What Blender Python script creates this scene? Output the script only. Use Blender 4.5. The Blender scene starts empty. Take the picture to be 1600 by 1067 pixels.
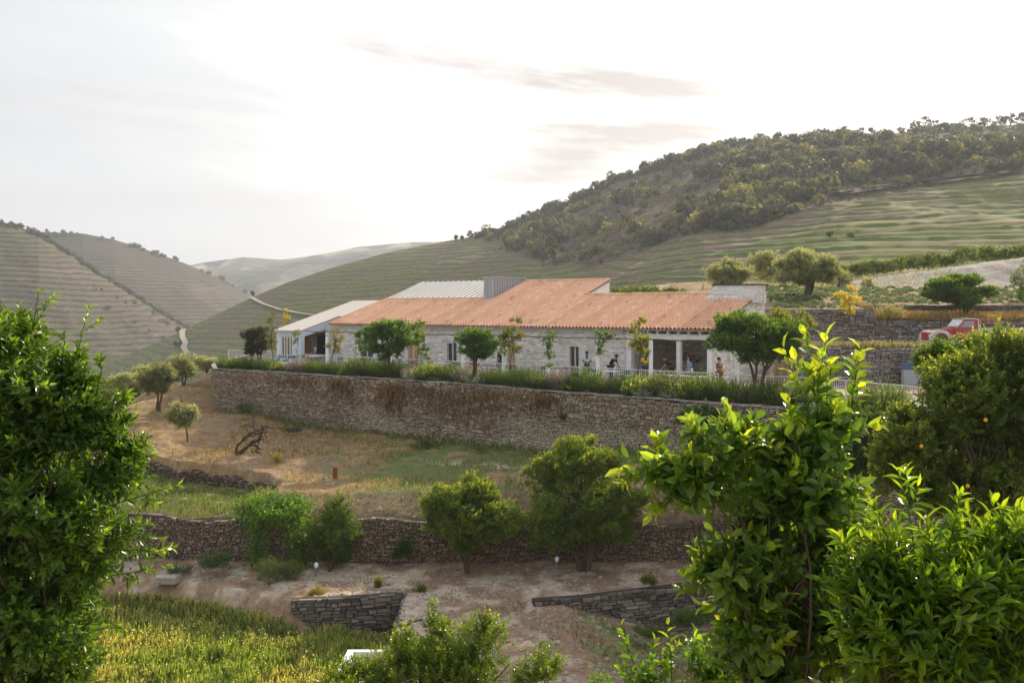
import bpy, math, random
import numpy as np
from mathutils import Vector
R = math.radians
# ---------------------------------------------------------------- camera, sky, sun, exposure
F, HX, HY, CZ = 1555.0, 800.0, 482.0, 4.2          # focal length in photo pixels, horizon row, eye height over the terrace floor
SUN_AZ, SUN_EL = R(34), R(27)
sc = bpy.context.scene
cam = bpy.data.objects.new('camera', bpy.data.cameras.new('camera'))
bpy.context.collection.objects.link(cam); sc.camera = cam
cam.location = (0, 0, CZ); cam.rotation_euler = (R(90), 0, 0)
cam.data.sensor_width = 36; cam.data.lens = 36 * F / 1600
cam.data.shift_y = -(533.5 - HY) / 1600
cam.data.clip_start = 0.1; cam.data.clip_end = 20000

w = bpy.data.worlds.new("World"); sc.world = w; w.use_nodes = True
nt = w.node_tree; nt.nodes.clear()
def N(t, **k):
    n = nt.nodes.new(t)
    for a, b in k.items(): setattr(n, a, b)
    return n
def L(a, b): nt.links.new(a, b)
def MATH(op, a, b=None, c=None, clamp=False):
    n = N('ShaderNodeMath', operation=op); n.use_clamp = clamp
    for i, v in enumerate((a, b, c)):
        if v is None: continue
        if isinstance(v, (int, float)): n.inputs[i].default_value = v
        else: L(v, n.inputs[i])
    return n.outputs[0]
sky = N('ShaderNodeTexSky'); sky.sky_type = 'NISHITA'; sky.sun_disc = False
sky.sun_elevation = SUN_EL; sky.sun_rotation = SUN_AZ
sky.dust_density = 3.0; sky.air_density = 1.0
bg1 = N('ShaderNodeBackground'); L(sky.outputs[0], bg1.inputs[0]); bg1.inputs[1].default_value = 0.1
tc = N('ShaderNodeTexCoord'); sp = N('ShaderNodeSeparateXYZ'); L(tc.outputs['Generated'], sp.inputs[0])
az = MATH('ARCTAN2', sp.outputs[0], sp.outputs[1]); el = MATH('ARCSINE', sp.outputs[2])
# thin veil of high cloud: warm and bright round the sun side, cooler to the left and low
glow = MATH('SUBTRACT', 1.0, MATH('SQRT', MATH('ADD', MATH('POWER', MATH('MULTIPLY', MATH('SUBTRACT', az, 0.14), 1.1), 2.0), MATH('POWER', MATH('MULTIPLY', MATH('SUBTRACT', el, 0.30), 1.5), 2.0))), clamp=True)
comb = N('ShaderNodeCombineXYZ'); L(MATH('MULTIPLY', az, 2.2), comb.inputs[0]); L(MATH('ADD', MATH('MULTIPLY', el, 13.0), MATH('MULTIPLY', az, 1.6)), comb.inputs[1])
nz = N('ShaderNodeTexNoise'); L(comb.outputs[0], nz.inputs['Vector']); nz.inputs['Scale'].default_value = 2.0; nz.inputs['Detail'].default_value = 4; nz.inputs['Roughness'].default_value = .5
veil = N('ShaderNodeValToRGB'); L(MATH('ADD', MATH('MULTIPLY', glow, 1.15), MATH('MULTIPLY', MATH('SUBTRACT', nz.outputs[0], .5), .45)), veil.inputs[0])
e = veil.color_ramp.elements
e[0].position = 0.20; e[0].color = (0.50, 0.53, 0.56, 1)
e[1].position = 0.92; e[1].color = (1.12, 1.09, 1.05, 1)
m_ = e.new(0.56); m_.color = (0.63, 0.635, 0.63, 1)
def streak(a0, e0, ra, re, tilt):
    da = MATH('SUBTRACT', az, a0); de = MATH('SUBTRACT', MATH('SUBTRACT', el, e0), MATH('MULTIPLY', da, tilt))
    q = MATH('ADD', MATH('POWER', MATH('ABSOLUTE', MATH('DIVIDE', da, ra)), 2.0), MATH('POWER', MATH('ABSOLUTE', MATH('DIVIDE', de, re)), 2.0))
    return MATH('POWER', 2.718, MATH('MULTIPLY', q, -1.0))
def px2(x, y): return math.atan((x - HX) / F), math.atan((HY - y) / F)
s_all = None
for (x, y, rx, ry, tl, amp) in ((640, 85, 130, 24, -.12, 1.3), (880, 122, 170, 36, -.13, 1.4), (1090, 148, 190, 28, -.08, 1.1), (1000, 206, 250, 17, -.02, 1.6), (930, 245, 200, 40, .06, 1.1), (860, 280, 140, 36, .1, .7), (120, 190, 420, 60, .02, .35), (300, 320, 380, 22, .03, .3)):
    a0, e0 = px2(x, y)
    q = MATH('MULTIPLY', streak(a0, e0, rx / F, ry / F, tl), amp)
    s_all = q if s_all is None else MATH('ADD', s_all, q)
comb2 = N('ShaderNodeCombineXYZ'); L(MATH('MULTIPLY', az, 7.0), comb2.inputs[0]); L(MATH('ADD', MATH('MULTIPLY', el, 42.0), MATH('MULTIPLY', az, 5.0)), comb2.inputs[1])
nz2 = N('ShaderNodeTexNoise'); L(comb2.outputs[0], nz2.inputs['Vector']); nz2.inputs['Scale'].default_value = 1.15; nz2.inputs['Detail'].default_value = 5; nz2.inputs['Roughness'].default_value = .55
cl = MATH('MULTIPLY', s_all, MATH('MULTIPLY', MATH('SUBTRACT', nz2.outputs[0], .10), 1.45, clamp=True), clamp=True)
mxc = N('ShaderNodeMixRGB'); L(MATH('MULTIPLY', cl, .95), mxc.inputs[0]); L(veil.outputs[0], mxc.inputs[1]); mxc.inputs[2].default_value = (0.37, 0.325, 0.30, 1)
bg2 = N('ShaderNodeBackground'); L(mxc.outputs[0], bg2.inputs[0]); bg2.inputs[1].default_value = 1.22
ms = N('ShaderNodeMixShader'); ms.inputs[0].default_value = 0.86; L(bg1.outputs[0], ms.inputs[1]); L(bg2.outputs[0], ms.inputs[2])
wo = N('ShaderNodeOutputWorld'); L(ms.outputs[0], wo.inputs[0])

sl = bpy.data.lights.new('sun', 'SUN'); sun = bpy.data.objects.new('sun', sl); bpy.context.collection.objects.link(sun)
sl.energy = 5.0; sl.angle = R(1.5); sl.color = (1.0, 0.88, 0.68)
sdir = Vector((math.sin(SUN_AZ) * math.cos(SUN_EL), math.cos(SUN_AZ) * math.cos(SUN_EL), math.sin(SUN_EL)))
sun.rotation_euler = (-sdir).to_track_quat('-Z', 'Y').to_euler(); sun.location = (60, 80, 60)
sc.view_settings.view_transform = 'Standard'; sc.view_settings.look = 'None'
sc.view_settings.exposure = 0.42; sc.view_settings.gamma = 1
try:
    sc.cycles.max_bounces = 6; sc.cycles.diffuse_bounces = 3; sc.cycles.transmission_bounces = 4; sc.cycles.volume_bounces = 0
    sc.cycles.use_denoising = True
except Exception: pass

# ---------------------------------------------------------------- helpers
COL = bpy.context.collection
def P(px, py, Y):                                   # a measured photo point at distance Y, in metres
    return np.array([(px - HX) / F * Y, Y, CZ - (py - HY) / F * Y])
def PZ(px, py, z):                                  # a measured photo point on the level z
    return P(px, py, (CZ - z) * F / (py - HY))
AX = np.array([-.766, .643]); BX = np.array([.643, .766]); OX = np.array([10.8, 54.2])
def W(s, t, z=0.0):                                 # restaurant coordinates: s along the front to the left, t into the depth
    q = OX + AX * s + BX * t
    return np.array([q[0], q[1], z])
def s_at(px, t):                                    # s where the sight line of column px crosses depth t
    u = (px - HX) / F; q = OX + BX * t
    return (q[0] - u * q[1]) / (u * AX[1] - AX[0])
def z_at(px, py, t):
    q = W(s_at(px, t), t); return CZ - (py - HY) / F * q[1]

def tag(o, label=None, cat=None, group=None, kind=None):
    if label: o['label'] = label
    if cat: o['category'] = cat
    if group: o['group'] = group
    if kind: o['kind'] = kind
    return o
def link(o, parent=None):
    COL.objects.link(o)
    if parent is not None: o.parent = parent
    return o
def empty(name, loc=(0, 0, 0), rz=0, **k):
    o = bpy.data.objects.new(name, None); o.location = [float(v) for v in loc]; o.rotation_euler = (0, 0, rz); o.empty_display_size = .2
    return tag(link(o), **k)
def copy_tree(o, parent=None):
    c = o.copy(); COL.objects.link(c)
    if parent is not None: c.parent = parent
    for ch in list(o.children): copy_tree(ch, c)
    return c

class MB:
    def __init__(s): s.v = []; s.c = []; s.f = {3: [], 4: []}; s.n = 0; s.uv = []
    def add(s, v, f, col=(.5, .5, .5)):
        v = np.asarray(v, float).reshape(-1, 3); f = np.asarray(f, int)
        s.v.append(v); c = np.asarray(col, float)
        if c.ndim == 1: c = np.tile(c, (len(v), 1))
        s.c.append(c)
        s.f[f.shape[1]].append(f + s.n); s.n += len(v)
        return s
    def box(s, c, size, rz=0, col=(.5, .5, .5), M=None):
        x, y, z = [q / 2 for q in size]
        v = np.array([(-x, -y, -z), (x, -y, -z), (x, y, -z), (-x, y, -z), (-x, -y, z), (x, -y, z), (x, y, z), (-x, y, z)])
        if rz: ca, sa = math.cos(rz), math.sin(rz); v = np.c_[v[:, 0] * ca - v[:, 1] * sa, v[:, 0] * sa + v[:, 1] * ca, v[:, 2]]
        return s.add(v + np.asarray(c, float), BOXF, col)
    def hexa(s, v8, col=(.5, .5, .5)): return s.add(v8, BOXF, col)   # bottom 4, top 4
    def tube(s, pts, rad, n=6, col=(.5, .5, .5), cap=True):
        pts = np.asarray(pts, float); k = len(pts)
        rad = np.broadcast_to(np.asarray(rad, float), (k,))
        d = np.gradient(pts, axis=0); d /= np.linalg.norm(d, axis=1)[:, None] + 1e-9
        ref = np.where(np.abs(d[:, 2:3]) > .9, np.array([[1., 0, 0]]), np.array([[0, 0, 1.]]))
        a = np.cross(d, ref); a /= np.linalg.norm(a, axis=1)[:, None] + 1e-9; b = np.cross(d, a)
        th = np.arange(n) * 2 * np.pi / n
        v = pts[:, None] + rad[:, None, None] * (np.cos(th)[None, :, None] * a[:, None] + np.sin(th)[None, :, None] * b[:, None])
        i = np.arange(k - 1)[:, None] * n; j = np.arange(n)[None]; jn = (j + 1) % n
        f = np.stack([i + j, i + jn, i + n + jn, i + n + j], -1).reshape(-1, 4)
        vv = v.reshape(-1, 3); s.add(vv, f, col)
        if cap and n == 4: s.add(vv[:4], [[3, 2, 1, 0]], col); s.add(vv[-4:], [[0, 1, 2, 3]], col)
        elif cap:
            for e_, o_ in ((0, 1), (k - 1, -1)):
                c = pts[e_]; ring = vv[e_ * n:(e_ + 1) * n]
                s.add(np.vstack([ring, c]), [[n, (q + 1) % n, q] if o_ > 0 else [n, q, (q + 1) % n] for q in range(n)], col)
        return s
    def sphere(s, c, r, nu=12, nv=8, col=(.5, .5, .5)):
        r = np.broadcast_to(np.asarray(r, float), (3,))
        th = np.arange(nu) * 2 * np.pi / nu; ph = np.linspace(.001, np.pi - .001, nv + 1)
        v = np.stack([np.outer(np.sin(ph), np.cos(th)), np.outer(np.sin(ph), np.sin(th)), np.outer(np.cos(ph), np.ones(nu))], -1).reshape(-1, 3) * r + np.asarray(c, float)
        i = np.arange(nv)[:, None] * nu; j = np.arange(nu)[None]; jn = (j + 1) % nu
        return s.add(v, np.stack([i + j, i + nu + j, i + nu + jn, i + jn], -1).reshape(-1, 4), col)
    def lathe(s, c, prof, n=16, col=(.5, .5, .5)):
        prof = np.asarray(prof, float); th = np.arange(n) * 2 * np.pi / n
        v = np.stack([np.outer(prof[:, 0], np.cos(th)), np.outer(prof[:, 0], np.sin(th)), np.outer(prof[:, 1], np.ones(n))], -1).reshape(-1, 3) + np.asarray(c, float)
        i = np.arange(len(prof) - 1)[:, None] * n; j = np.arange(n)[None]; jn = (j + 1) % n
        return s.add(v, np.stack([i + j, i + jn, i + n + jn, i + n + j], -1).reshape(-1, 4), col)
    def prism(s, poly, dirv, col=(.5, .5, .5)):     # planar 3D polygon pushed along dirv (fan, so convex)
        p = np.asarray(poly, float); n = len(p); q = p + np.asarray(dirv, float); v = np.vstack([p, q])
        s.add(v, [[0, i, i + 1] for i in range(1, n - 1)] + [[n, n + i + 1, n + i] for i in range(1, n - 1)], col)
        s.add(v, [[i, i + n, (i + 1) % n + n, (i + 1) % n] for i in range(n)], col)
        return s
    def mesh(s, name, smooth=False, off=None):
        me = bpy.data.meshes.new(name)
        v = np.vstack(s.v); c = np.vstack(s.c)
        if off is not None: v = v - np.asarray(off, float)
        me.vertices.add(len(v)); me.vertices.foreach_set('co', v.astype(np.float32).ravel())
        lp = []; st = []; tot = []; k = 0
        for n in (3, 4):
            if s.f[n]:
                f = np.vstack(s.f[n]); lp.append(f.ravel()); st.append(k + np.arange(len(f)) * n); tot.append(np.full(len(f), n)); k += f.size
        lp = np.concatenate(lp); st = np.concatenate(st); tot = np.concatenate(tot)
        me.loops.add(len(lp)); me.loops.foreach_set('vertex_index', lp.astype(np.int32))
        me.polygons.add(len(st)); me.polygons.foreach_set('loop_start', st.astype(np.int32)); me.polygons.foreach_set('loop_total', tot.astype(np.int32))
        me.update(calc_edges=True)
        at = me.color_attributes.new('col', 'FLOAT_COLOR', 'POINT')
        at.data.foreach_set('color', np.c_[c, np.ones(len(c))].astype(np.float32).ravel())
        me.polygons.foreach_set('use_smooth', np.full(len(st), bool(smooth)))
        return me
    def build(s, name, mat, parent=None, smooth=False, off=None, **k):
        me = s.mesh(name, smooth, off); me.materials.append(mat)
        o = bpy.data.objects.new(name, me)
        if off is not None and parent is None: o.location = [float(q) for q in off]
        return tag(link(o, parent), **k)
BOXF = [[0, 3, 2, 1], [4, 5, 6, 7], [0, 1, 5, 4], [1, 2, 6, 5], [2, 3, 7, 6], [3, 0, 4, 7]]

def hash2(ix, iy, seed):
    h = (ix.astype(np.int64) * 374761393 + iy.astype(np.int64) * 668265263 + seed * 1274126177) & 0xffffffff
    h = ((h ^ (h >> 13)) * 1274126177) & 0xffffffff
    return ((h ^ (h >> 16)) & 0xffff) / 65535.0
def vnoise(x, y, seed=0):
    x = np.asarray(x, float); y = np.asarray(y, float)
    ix = np.floor(x); iy = np.floor(y); fx = x - ix; fy = y - iy; fx = fx * fx * (3 - 2 * fx); fy = fy * fy * (3 - 2 * fy)
    a = hash2(ix, iy, seed); b = hash2(ix + 1, iy, seed); c = hash2(ix, iy + 1, seed); d = hash2(ix + 1, iy + 1, seed)
    return (a * (1 - fx) + b * fx) * (1 - fy) + (c * (1 - fx) + d * fx) * fy
def fbm(x, y, seed=0, o=4):
    r = 0; a = .5; t = 0
    for k in range(o):
        r = r + a * vnoise(np.asarray(x) * 2 ** k, np.asarray(y) * 2 ** k, seed + k * 7); t += a; a *= .5
    return r / t
def sm(a, b, x): q = np.clip((x - a) / (b - a), 0, 1); return q * q * (3 - 2 * q)
def unit(v): return v / (np.linalg.norm(v, axis=-1, keepdims=True) + 1e-9)

# ---------------------------------------------------------------- materials
def mat(name, build):
    m = bpy.data.materials.new(name); m.use_nodes = True; t = m.node_tree; t.nodes.clear()
    out = t.nodes.new('ShaderNodeOutputMaterial'); b = t.nodes.new('ShaderNodeBsdfPrincipled'); t.links.new(b.outputs[0], out.inputs[0])
    build(t, b, out); return m
def attr_mat(name, rough=.9, nscale=6.0, namt=.35, bump=0.0, bscale=20.0, spec=.3, metal=0.0, coat=0.0, detail=6):
    def f(t, b, out):
        a = t.nodes.new('ShaderNodeAttribute'); a.attribute_name = 'col'
        g = t.nodes.new('ShaderNodeNewGeometry')
        n = t.nodes.new('ShaderNodeTexNoise'); n.inputs['Scale'].default_value = nscale; n.inputs['Detail'].default_value = detail; n.inputs['Roughness'].default_value = .65
        t.links.new(g.outputs['Position'], n.inputs['Vector'])
        mr = t.nodes.new('ShaderNodeMapRange'); mr.inputs[1].default_value = .25; mr.inputs[2].default_value = .75; mr.inputs[3].default_value = 1 - namt; mr.inputs[4].default_value = 1 + namt
        t.links.new(n.outputs[0], mr.inputs[0])
        mx = t.nodes.new('ShaderNodeVectorMath'); mx.operation = 'SCALE'; t.links.new(a.outputs['Color'], mx.inputs[0]); t.links.new(mr.outputs[0], mx.inputs['Scale'])
        t.links.new(mx.outputs[0], b.inputs['Base Color'])
        b.inputs['Roughness'].default_value = rough; b.inputs['Specular IOR Level'].default_value = spec; b.inputs['Metallic'].default_value = metal
        if coat: b.inputs['Coat Weight'].default_value = coat; b.inputs['Coat Roughness'].default_value = .15
        if bump:
            n2 = t.nodes.new('ShaderNodeTexNoise'); n2.inputs['Scale'].default_value = bscale; n2.inputs['Detail'].default_value = 5
            t.links.new(g.outputs['Position'], n2.inputs['Vector'])
            bp = t.nodes.new('ShaderNodeBump'); bp.inputs['Strength'].default_value = .8; bp.inputs['Distance'].default_value = bump
            t.links.new(n2.outputs[0], bp.inputs['Height']); t.links.new(bp.outputs[0], b.inputs['Normal'])
    return mat(name, f)
def leaf_mat(name, rough=.38, trans=.4, spec=.5, tint=(1.45, 1.25, .5)):
    def f(t, b, out):
        a = t.nodes.new('ShaderNodeAttribute'); a.attribute_name = 'col'
        t.links.new(a.outputs['Color'], b.inputs['Base Color'])
        b.inputs['Roughness'].default_value = rough; b.inputs['Specular IOR Level'].default_value = spec
        tr = t.nodes.new('ShaderNodeBsdfTranslucent')
        mx = t.nodes.new('ShaderNodeVectorMath'); mx.operation = 'MULTIPLY'; t.links.new(a.outputs['Color'], mx.inputs[0]); mx.inputs[1].default_value = [q * 2.2 for q in tint]
        t.links.new(mx.outputs[0], tr.inputs[0])
        ms = t.nodes.new('ShaderNodeMixShader'); ms.inputs[0].default_value = trans
        t.links.new(b.outputs[0], ms.inputs[1]); t.links.new(tr.outputs[0], ms.inputs[2]); t.links.new(ms.outputs[0], out.inputs[0])
    return mat(name, f)
def plain(name, col, rough=.6, spec=.4, metal=0, trans=0, alpha=1):
    def f(t, b, out):
        g = t.nodes.new('ShaderNodeNewGeometry'); n = t.nodes.new('ShaderNodeTexNoise'); n.inputs['Scale'].default_value = 9; n.inputs['Detail'].default_value = 5
        t.links.new(g.outputs['Position'], n.inputs['Vector'])
        r = t.nodes.new('ShaderNodeValToRGB'); t.links.new(n.outputs[0], r.inputs[0])
        r.color_ramp.elements[0].position = .3; r.color_ramp.elements[1].position = .7
        r.color_ramp.elements[0].color = [q * .82 for q in col] + [1]; r.color_ramp.elements[1].color = [min(1, q * 1.1) for q in col] + [1]
        t.links.new(r.outputs[0], b.inputs['Base Color']); b.inputs['Roughness'].default_value = rough; b.inputs['Specular IOR Level'].default_value = spec; b.inputs['Metallic'].default_value = metal
        if trans: b.inputs['Transmission Weight'].default_value = trans
    return mat(name, f)
M_ground = attr_mat('ground_soil', .95, 5.0, .38, .05, 9.0, .15, detail=9)
M_hill = attr_mat('hillside', .95, .35, .28, 0, 1, .1, detail=8)
M_stone = attr_mat('dry_stone', .9, 9.0, .3, .02, 25.0, .2)
M_white = attr_mat('whitewash', .75, 3.0, .12, .01, 18.0, .3)
M_attr = attr_mat('painted', .6, 8.0, .08, 0, 1, .4)
M_gloss = attr_mat('car_paint', .3, 5.0, .06, 0, 1, .5, coat=.6)
M_metal = attr_mat('metal', .4, 6.0, .08, 0, 1, .5, metal=.7)
M_cloth = attr_mat('cloth', .9, 30.0, .12, 0, 1, .1)
M_skin = attr_mat('skin', .6, 20.0, .08, 0, 1, .35)
M_leaf = leaf_mat('citrus_leaf', .33, .42)
M_leaf_m = leaf_mat('matte_leaf', .6, .42, .3, (1.3, 1.2, .7))
M_grass = leaf_mat('grass_blade', .8, .35, .2, (1.15, 1.1, .6))
M_bark = attr_mat('bark', .9, 25.0, .35, .01, 60.0, .2)
def glass_f(t, b, out):
    b.inputs['Base Color'].default_value = (.05, .06, .06, 1); b.inputs['Roughness'].default_value = .06; b.inputs['Specular IOR Level'].default_value = .6
M_glass = mat('dark_glass', glass_f)
# ---------------------------------------------------------------- terrain
ZT = -0.05
w1p = [(335, 577.5), (451, 584), (622, 594.5), (720, 601), (859, 612.8), (1000, 623), (1206, 638.5), (1350, 652), (1500, 668), (1700, 692)]
W1 = np.array([PZ(x, y, ZT)[:2] for x, y in w1p])
XL = np.array([[-20.6, 69.0], [-22.3, 74], [-23.6, 80], [-24.5, 100]])
def y_w1(X): return np.interp(X, W1[:, 0], W1[:, 1])
def x_left(Y): return np.interp(Y, XL[:, 1], XL[:, 0])
fld = [(330, 645, 67.5), (335, 600, 74), (560, 683, 58.3), (700, 695, 55), (820, 706, 51.3), (1000, 712, 46.5), (1200, 735, 41.9), (1450, 790, 38), (400, 700, 55.5), (330, 705, 56.5), (524, 745, 48),
       (650, 758, 44.5), (560, 768, 43), (800, 765, 43), (1000, 775, 42), (430, 730, 50.5), (480, 690, 57), (300, 660, 62), (245, 630, 68), (290, 605, 78), (330, 583, 78),
       (200, 650, 64), (120, 660, 66), (210, 700, 55), (300, 715, 53.5), (0, 680, 66), (-200, 700, 66)]
FP = np.array([P(*q) for q in fld])
def z_field(X, Y):
    num = 0; den = 0
    for p in FP:
        d = (X - p[0]) ** 2 + (Y - p[1]) ** 2 + .6; wgt = d ** -1.6
        num = num + wgt * p[2]; den = den + wgt
    return num / den
SW = np.array([P(195, 697, 55.5)[:2], P(250, 722, 52.6)[:2], P(300, 735, 51.0)[:2], P(345, 735, 50.3)[:2], P(400, 757, 48.2)[:2], P(450, 772, 46.3)[:2]])
def y_sw(X): return np.interp(X, SW[:, 0], SW[:, 1])
def y_w2(X): return 40.5 + .25 * np.sin(X * .31) - .03 * X
W2X0, W2X1 = -16.5, 12.5
L3 = np.array([PZ(-100, 900, -6.2)[:2], PZ(200, 903, -6.2)[:2], PZ(270, 907, -6.2)[:2], PZ(360, 922, -6.2)[:2], PZ(455, 938, -6.2)[:2], PZ(560, 933, -6.2)[:2], PZ(632, 927, -6.2)[:2]])
def y_l3(X): return np.interp(X, L3[:, 0], L3[:, 1])
R3 = np.array([PZ(835, 941, -6.2)[:2], PZ(900, 935, -6.15)[:2], PZ(1000, 922, -6.1)[:2], PZ(1130, 902, -6.0)[:2], PZ(1300, 880, -5.8)[:2]])
def y_r3(X): return np.interp(X, R3[:, 0], R3[:, 1])
def z_near(Y): return np.interp(Y, [-30, 0, 3, 6, 12, 20, 27], [2.6, 2.5, 1.8, .5, -2.2, -6.2, -7.3])
def terrain(X, Y, noise=True):
    X = np.asarray(X, float); Y = np.asarray(Y, float)
    zf = z_field(X, Y)
    sw = (X > SW[0, 0] - 9) & (X < SW[-1, 0])                       # low strip in front of the small field wall
    ysw = np.where(X < SW[0, 0], SW[0, 1], y_sw(X)) + .45
    drop = 1.25 * sm(SW[-1, 0], SW[-1, 0] - 3.0, X)
    zf = np.where(sw, np.maximum(zf - drop * sm(.0, -.35, Y - ysw), np.where(Y < ysw - .3, -4.75, -99)), zf)
    zf = np.where(sw & (Y < ysw - .35), np.minimum(zf, -4.35), zf)
    z = zf
    yw2 = y_w2(X) + .2; lipz = np.where(X < -9.5, -4.42, np.interp(X, [-9.5, -7, 8, 12], [-4.42, -3.75, -3.7, -3.4]))
    q = np.clip((Y - (yw2 + .15)) / 2.2, 0, 1)
    topw = np.where(X < -9.5, -4.5, -4.5)
    zb = topw + (zf - topw) * (q ** .7)
    z = np.where(Y < yw2 + 2.35, zb, z)
    # path below the second wall
    zp = -6.22 - .0 * (yw2 - Y) + .1 * sm(.9, 0, yw2 - Y) + 1.6 * sm(9, 19, X)
    z = np.where(Y < yw2 + .15, zp, z)
    # lower level, left of the ramp wall
    yl = y_l3(X) + .3
    hard = sm(-8.6, -6.6, X)
    dl = yl - Y
    z = np.where((X < -3.95) & (dl > 0), np.minimum(z, -6.2 - 1.45 * np.clip(dl / (.2 + 1.1 * (1 - hard)), 0, 1)), z)
    # wall top running towards the camera, then the dirt slope to its right
    ramp = (X >= -3.95) & (X < -2.7)
    z = np.where(ramp & (Y < 36.8), -6.28 - .02 * (36.5 - Y), z)
    zr = -6.25 - .06 * np.clip(36.6 - Y, 0, 99)
    z = np.where((X >= -2.7) & (Y < y_l3(X) + .2), np.minimum(zr, z), z)
    hr = 1.7 * sm(.6, 6.5, X)
    z = np.where((X > .5) & (Y < y_r3(X) + .35), np.minimum(z, -6.1 - hr * sm(0, .1, y_r3(X) + .35 - Y) - .04 * np.clip(36 - Y, 0, 99)), z)
    # terrace
    ter = (Y > y_w1(X) + .33) & (X > x_left(Y) + .3)
    z = np.where(ter, ZT, z)
    # behind and right of the restaurant
    t = (X - OX[0]) * BX[0] + (Y - OX[1]) * BX[1]; s = (X - OX[0]) * AX[0] + (Y - OX[1]) * AX[1]
    back = np.clip((t - 10.5) * .35, 0, 4.0) * sm(42, 34, s) + np.clip(t - 22, 0, 20) * .05 * sm(42, 34, s) - np.clip(Y - 101, 0, 60) * .2
    zrt = np.where(Y > 55.6, 1.95, ZT)
    c1 = X < .366 * 62.8
    up = np.where(c1, 4.1 + .09 * (np.minimum(Y, 90) - 62.9), np.where(Y < 66.8, 3.35 + .1 * (Y - 62.9), 4.38 + .085 * (np.minimum(Y, 90) - 66.6)))
    zrt = np.where(Y > 63.15, up, zrt)
    bank = np.interp(X, [28.5, 34, 40.5, 47.5, 60], [0, .75, 1.6, 2.5, 3.3])
    zrt = zrt + bank * sm(83, 92, Y) - np.clip(Y - 101, 0, 60) * .2
    right = (X > 15.6) & (Y > y_w1(X)); 
    z = np.where(right & ter, zrt, z)
    lb = ter & ~right
    mixr = sm(6, 15.6, X) * sm(66, 72, Y)
    z = np.where(lb, np.maximum(z, back * (1 - mixr) + zrt * mixr), z)
    # beyond the knoll on the left the slope falls away into the valley
    far = np.where(X < -20, np.clip(Y - (80 + (X + 20) * .35), 0, 60) * .35, np.clip(Y - 92, 0, 60) * .35 * sm(3, -12, X))
    z = z - far
    z = z - np.clip(-26 - X, 0, 60) * .28 * sm(45, 70, Y)
    z = np.where(Y < 27, z_near(Y), z)
    if noise:
        soft = np.where(ter & (Y < 55) , .02, 1.0)
        z = z + soft * ((fbm(X * .8, Y * .8, 3) - .5) * (.28 + .3 * sm(-5, -9, X) * sm(42, 45, Y)) + (fbm(X * 4, Y * 4, 9, 3) - .5) * .09)
    return z
def zt1(x, y): return float(terrain(np.array([x]), np.array([y]), True)[0])

def axis_pts(segs):
    o = []
    for a, b, st in segs: o.append(np.arange(a, b, st))
    o.append(np.array([segs[-1][1]])); return np.concatenate(o)
gx = axis_pts([(-90, -28, 1.0), (-28, 24, .16), (24, 60, .4), (60, 120, 1.2)])
gy = axis_pts([(-30, 26, 1.0), (26, 58, .14), (58, 100, .3), (100, 135, 1.0)])
GX, GY = np.meshgrid(gx, gy); GZ = terrain(GX, GY)
def ground_col(X, Y):
    dirt = np.array([.29, .19, .125]); pale = np.array([.48, .385, .29]); dry = np.array([.33, .195, .10]); green = np.array([.13, .165, .05]); straw = np.array([.31, .24, .11]); dark = np.array([.17, .115, .075])
    n1 = fbm(X * .35, Y * .35, 21)[..., None]; n2 = fbm(X * 1.4, Y * 1.4, 31)[..., None]; n3 = fbm(X * 4.5, Y * 4.5, 41)[..., None]
    def mix(a, b, m): return a * (1 - m) + b * m
    c = np.zeros(X.shape + (3,)) + dirt
    c = mix(c, pale, sm(.45, .65, n2))
    yw2 = y_w2(X)[..., None]; Xe = X[..., None]; Ye = Y[..., None]
    fieldm = ((Y > y_w2(X) + .2) & ~((Y > y_w1(X)) & (X > x_left(Y))))[..., None]
    f = mix(mix(dry, dirt, sm(.40, .62, n2)), straw, sm(.5, .68, n3) * .8)
    gm = sm(.27, .40, n1 + .55 * (n2 - .5)) * sm(-8.5, -4.5, Xe) * sm(60, 50, Ye + Xe * .3) + sm(.5, .6, n2) * .5 * sm(-12, -8, Xe)
    f = mix(f, green, np.clip(gm * 1.05, 0, .95))
    tr = np.exp(-((Ye - (47.5 - .55 * Xe - .02 * Xe ** 2 * np.sign(Xe))) / .7) ** 2) * sm(-6, -3, Xe) * sm(.35, .6, n2)
    f = mix(f, pale, tr * .9)
    strip = ((X < SW[-1, 0]) & (Y < y_sw(X) - .3))[..., None]
    f = np.where(strip, mix(green * 1.0, straw, sm(.5, .66, n2) * .6), f)
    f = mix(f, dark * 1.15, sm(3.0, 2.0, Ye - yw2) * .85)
    c = np.where(fieldm, f, c)
    low = ((X < -4) & (Y < y_l3(X) - .2))[..., None]
    c = np.where(low, mix(straw * .8, green, .45), c)
    pth = (~fieldm) & (Ye < yw2)
    c = np.where(((X > -4.1) & (X < -2.6) & (Y < 36.6))[..., None], np.array([.47, .36, .29]) * (.8 + .4 * n3), c)
    gr = ((X > 2.5) & (Y < y_r3(X) - .3))[..., None]
    c = np.where(gr, mix(c, green, sm(.42, .55, n2) * .8), c)
    right = ((X > 14) & (Y > 62.9))[..., None]
    c = np.where(right, mix(dirt * 1.05, straw, sm(.45, .6, n2) * .7), c)
    bank = sm(28, 31, Xe) * sm(83, 86, Ye) * sm(97, 93, Ye)
    c = mix(c, np.array([.36, .31, .27]) * (0.9 + .25 * n3), bank)
    c = mix(c, np.array([.15, .14, .06]), sm(93, 96, Ye) * (Xe > 0))
    return c * (0.76 + .48 * n3)
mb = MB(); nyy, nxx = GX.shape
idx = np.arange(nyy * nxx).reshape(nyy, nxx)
mb.add(np.stack([GX, GY, GZ], -1), np.stack([idx[:-1, :-1], idx[:-1, 1:], idx[1:, 1:], idx[1:, :-1]], -1).reshape(-1, 4), ground_col(GX, GY).reshape(-1, 3))
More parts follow.
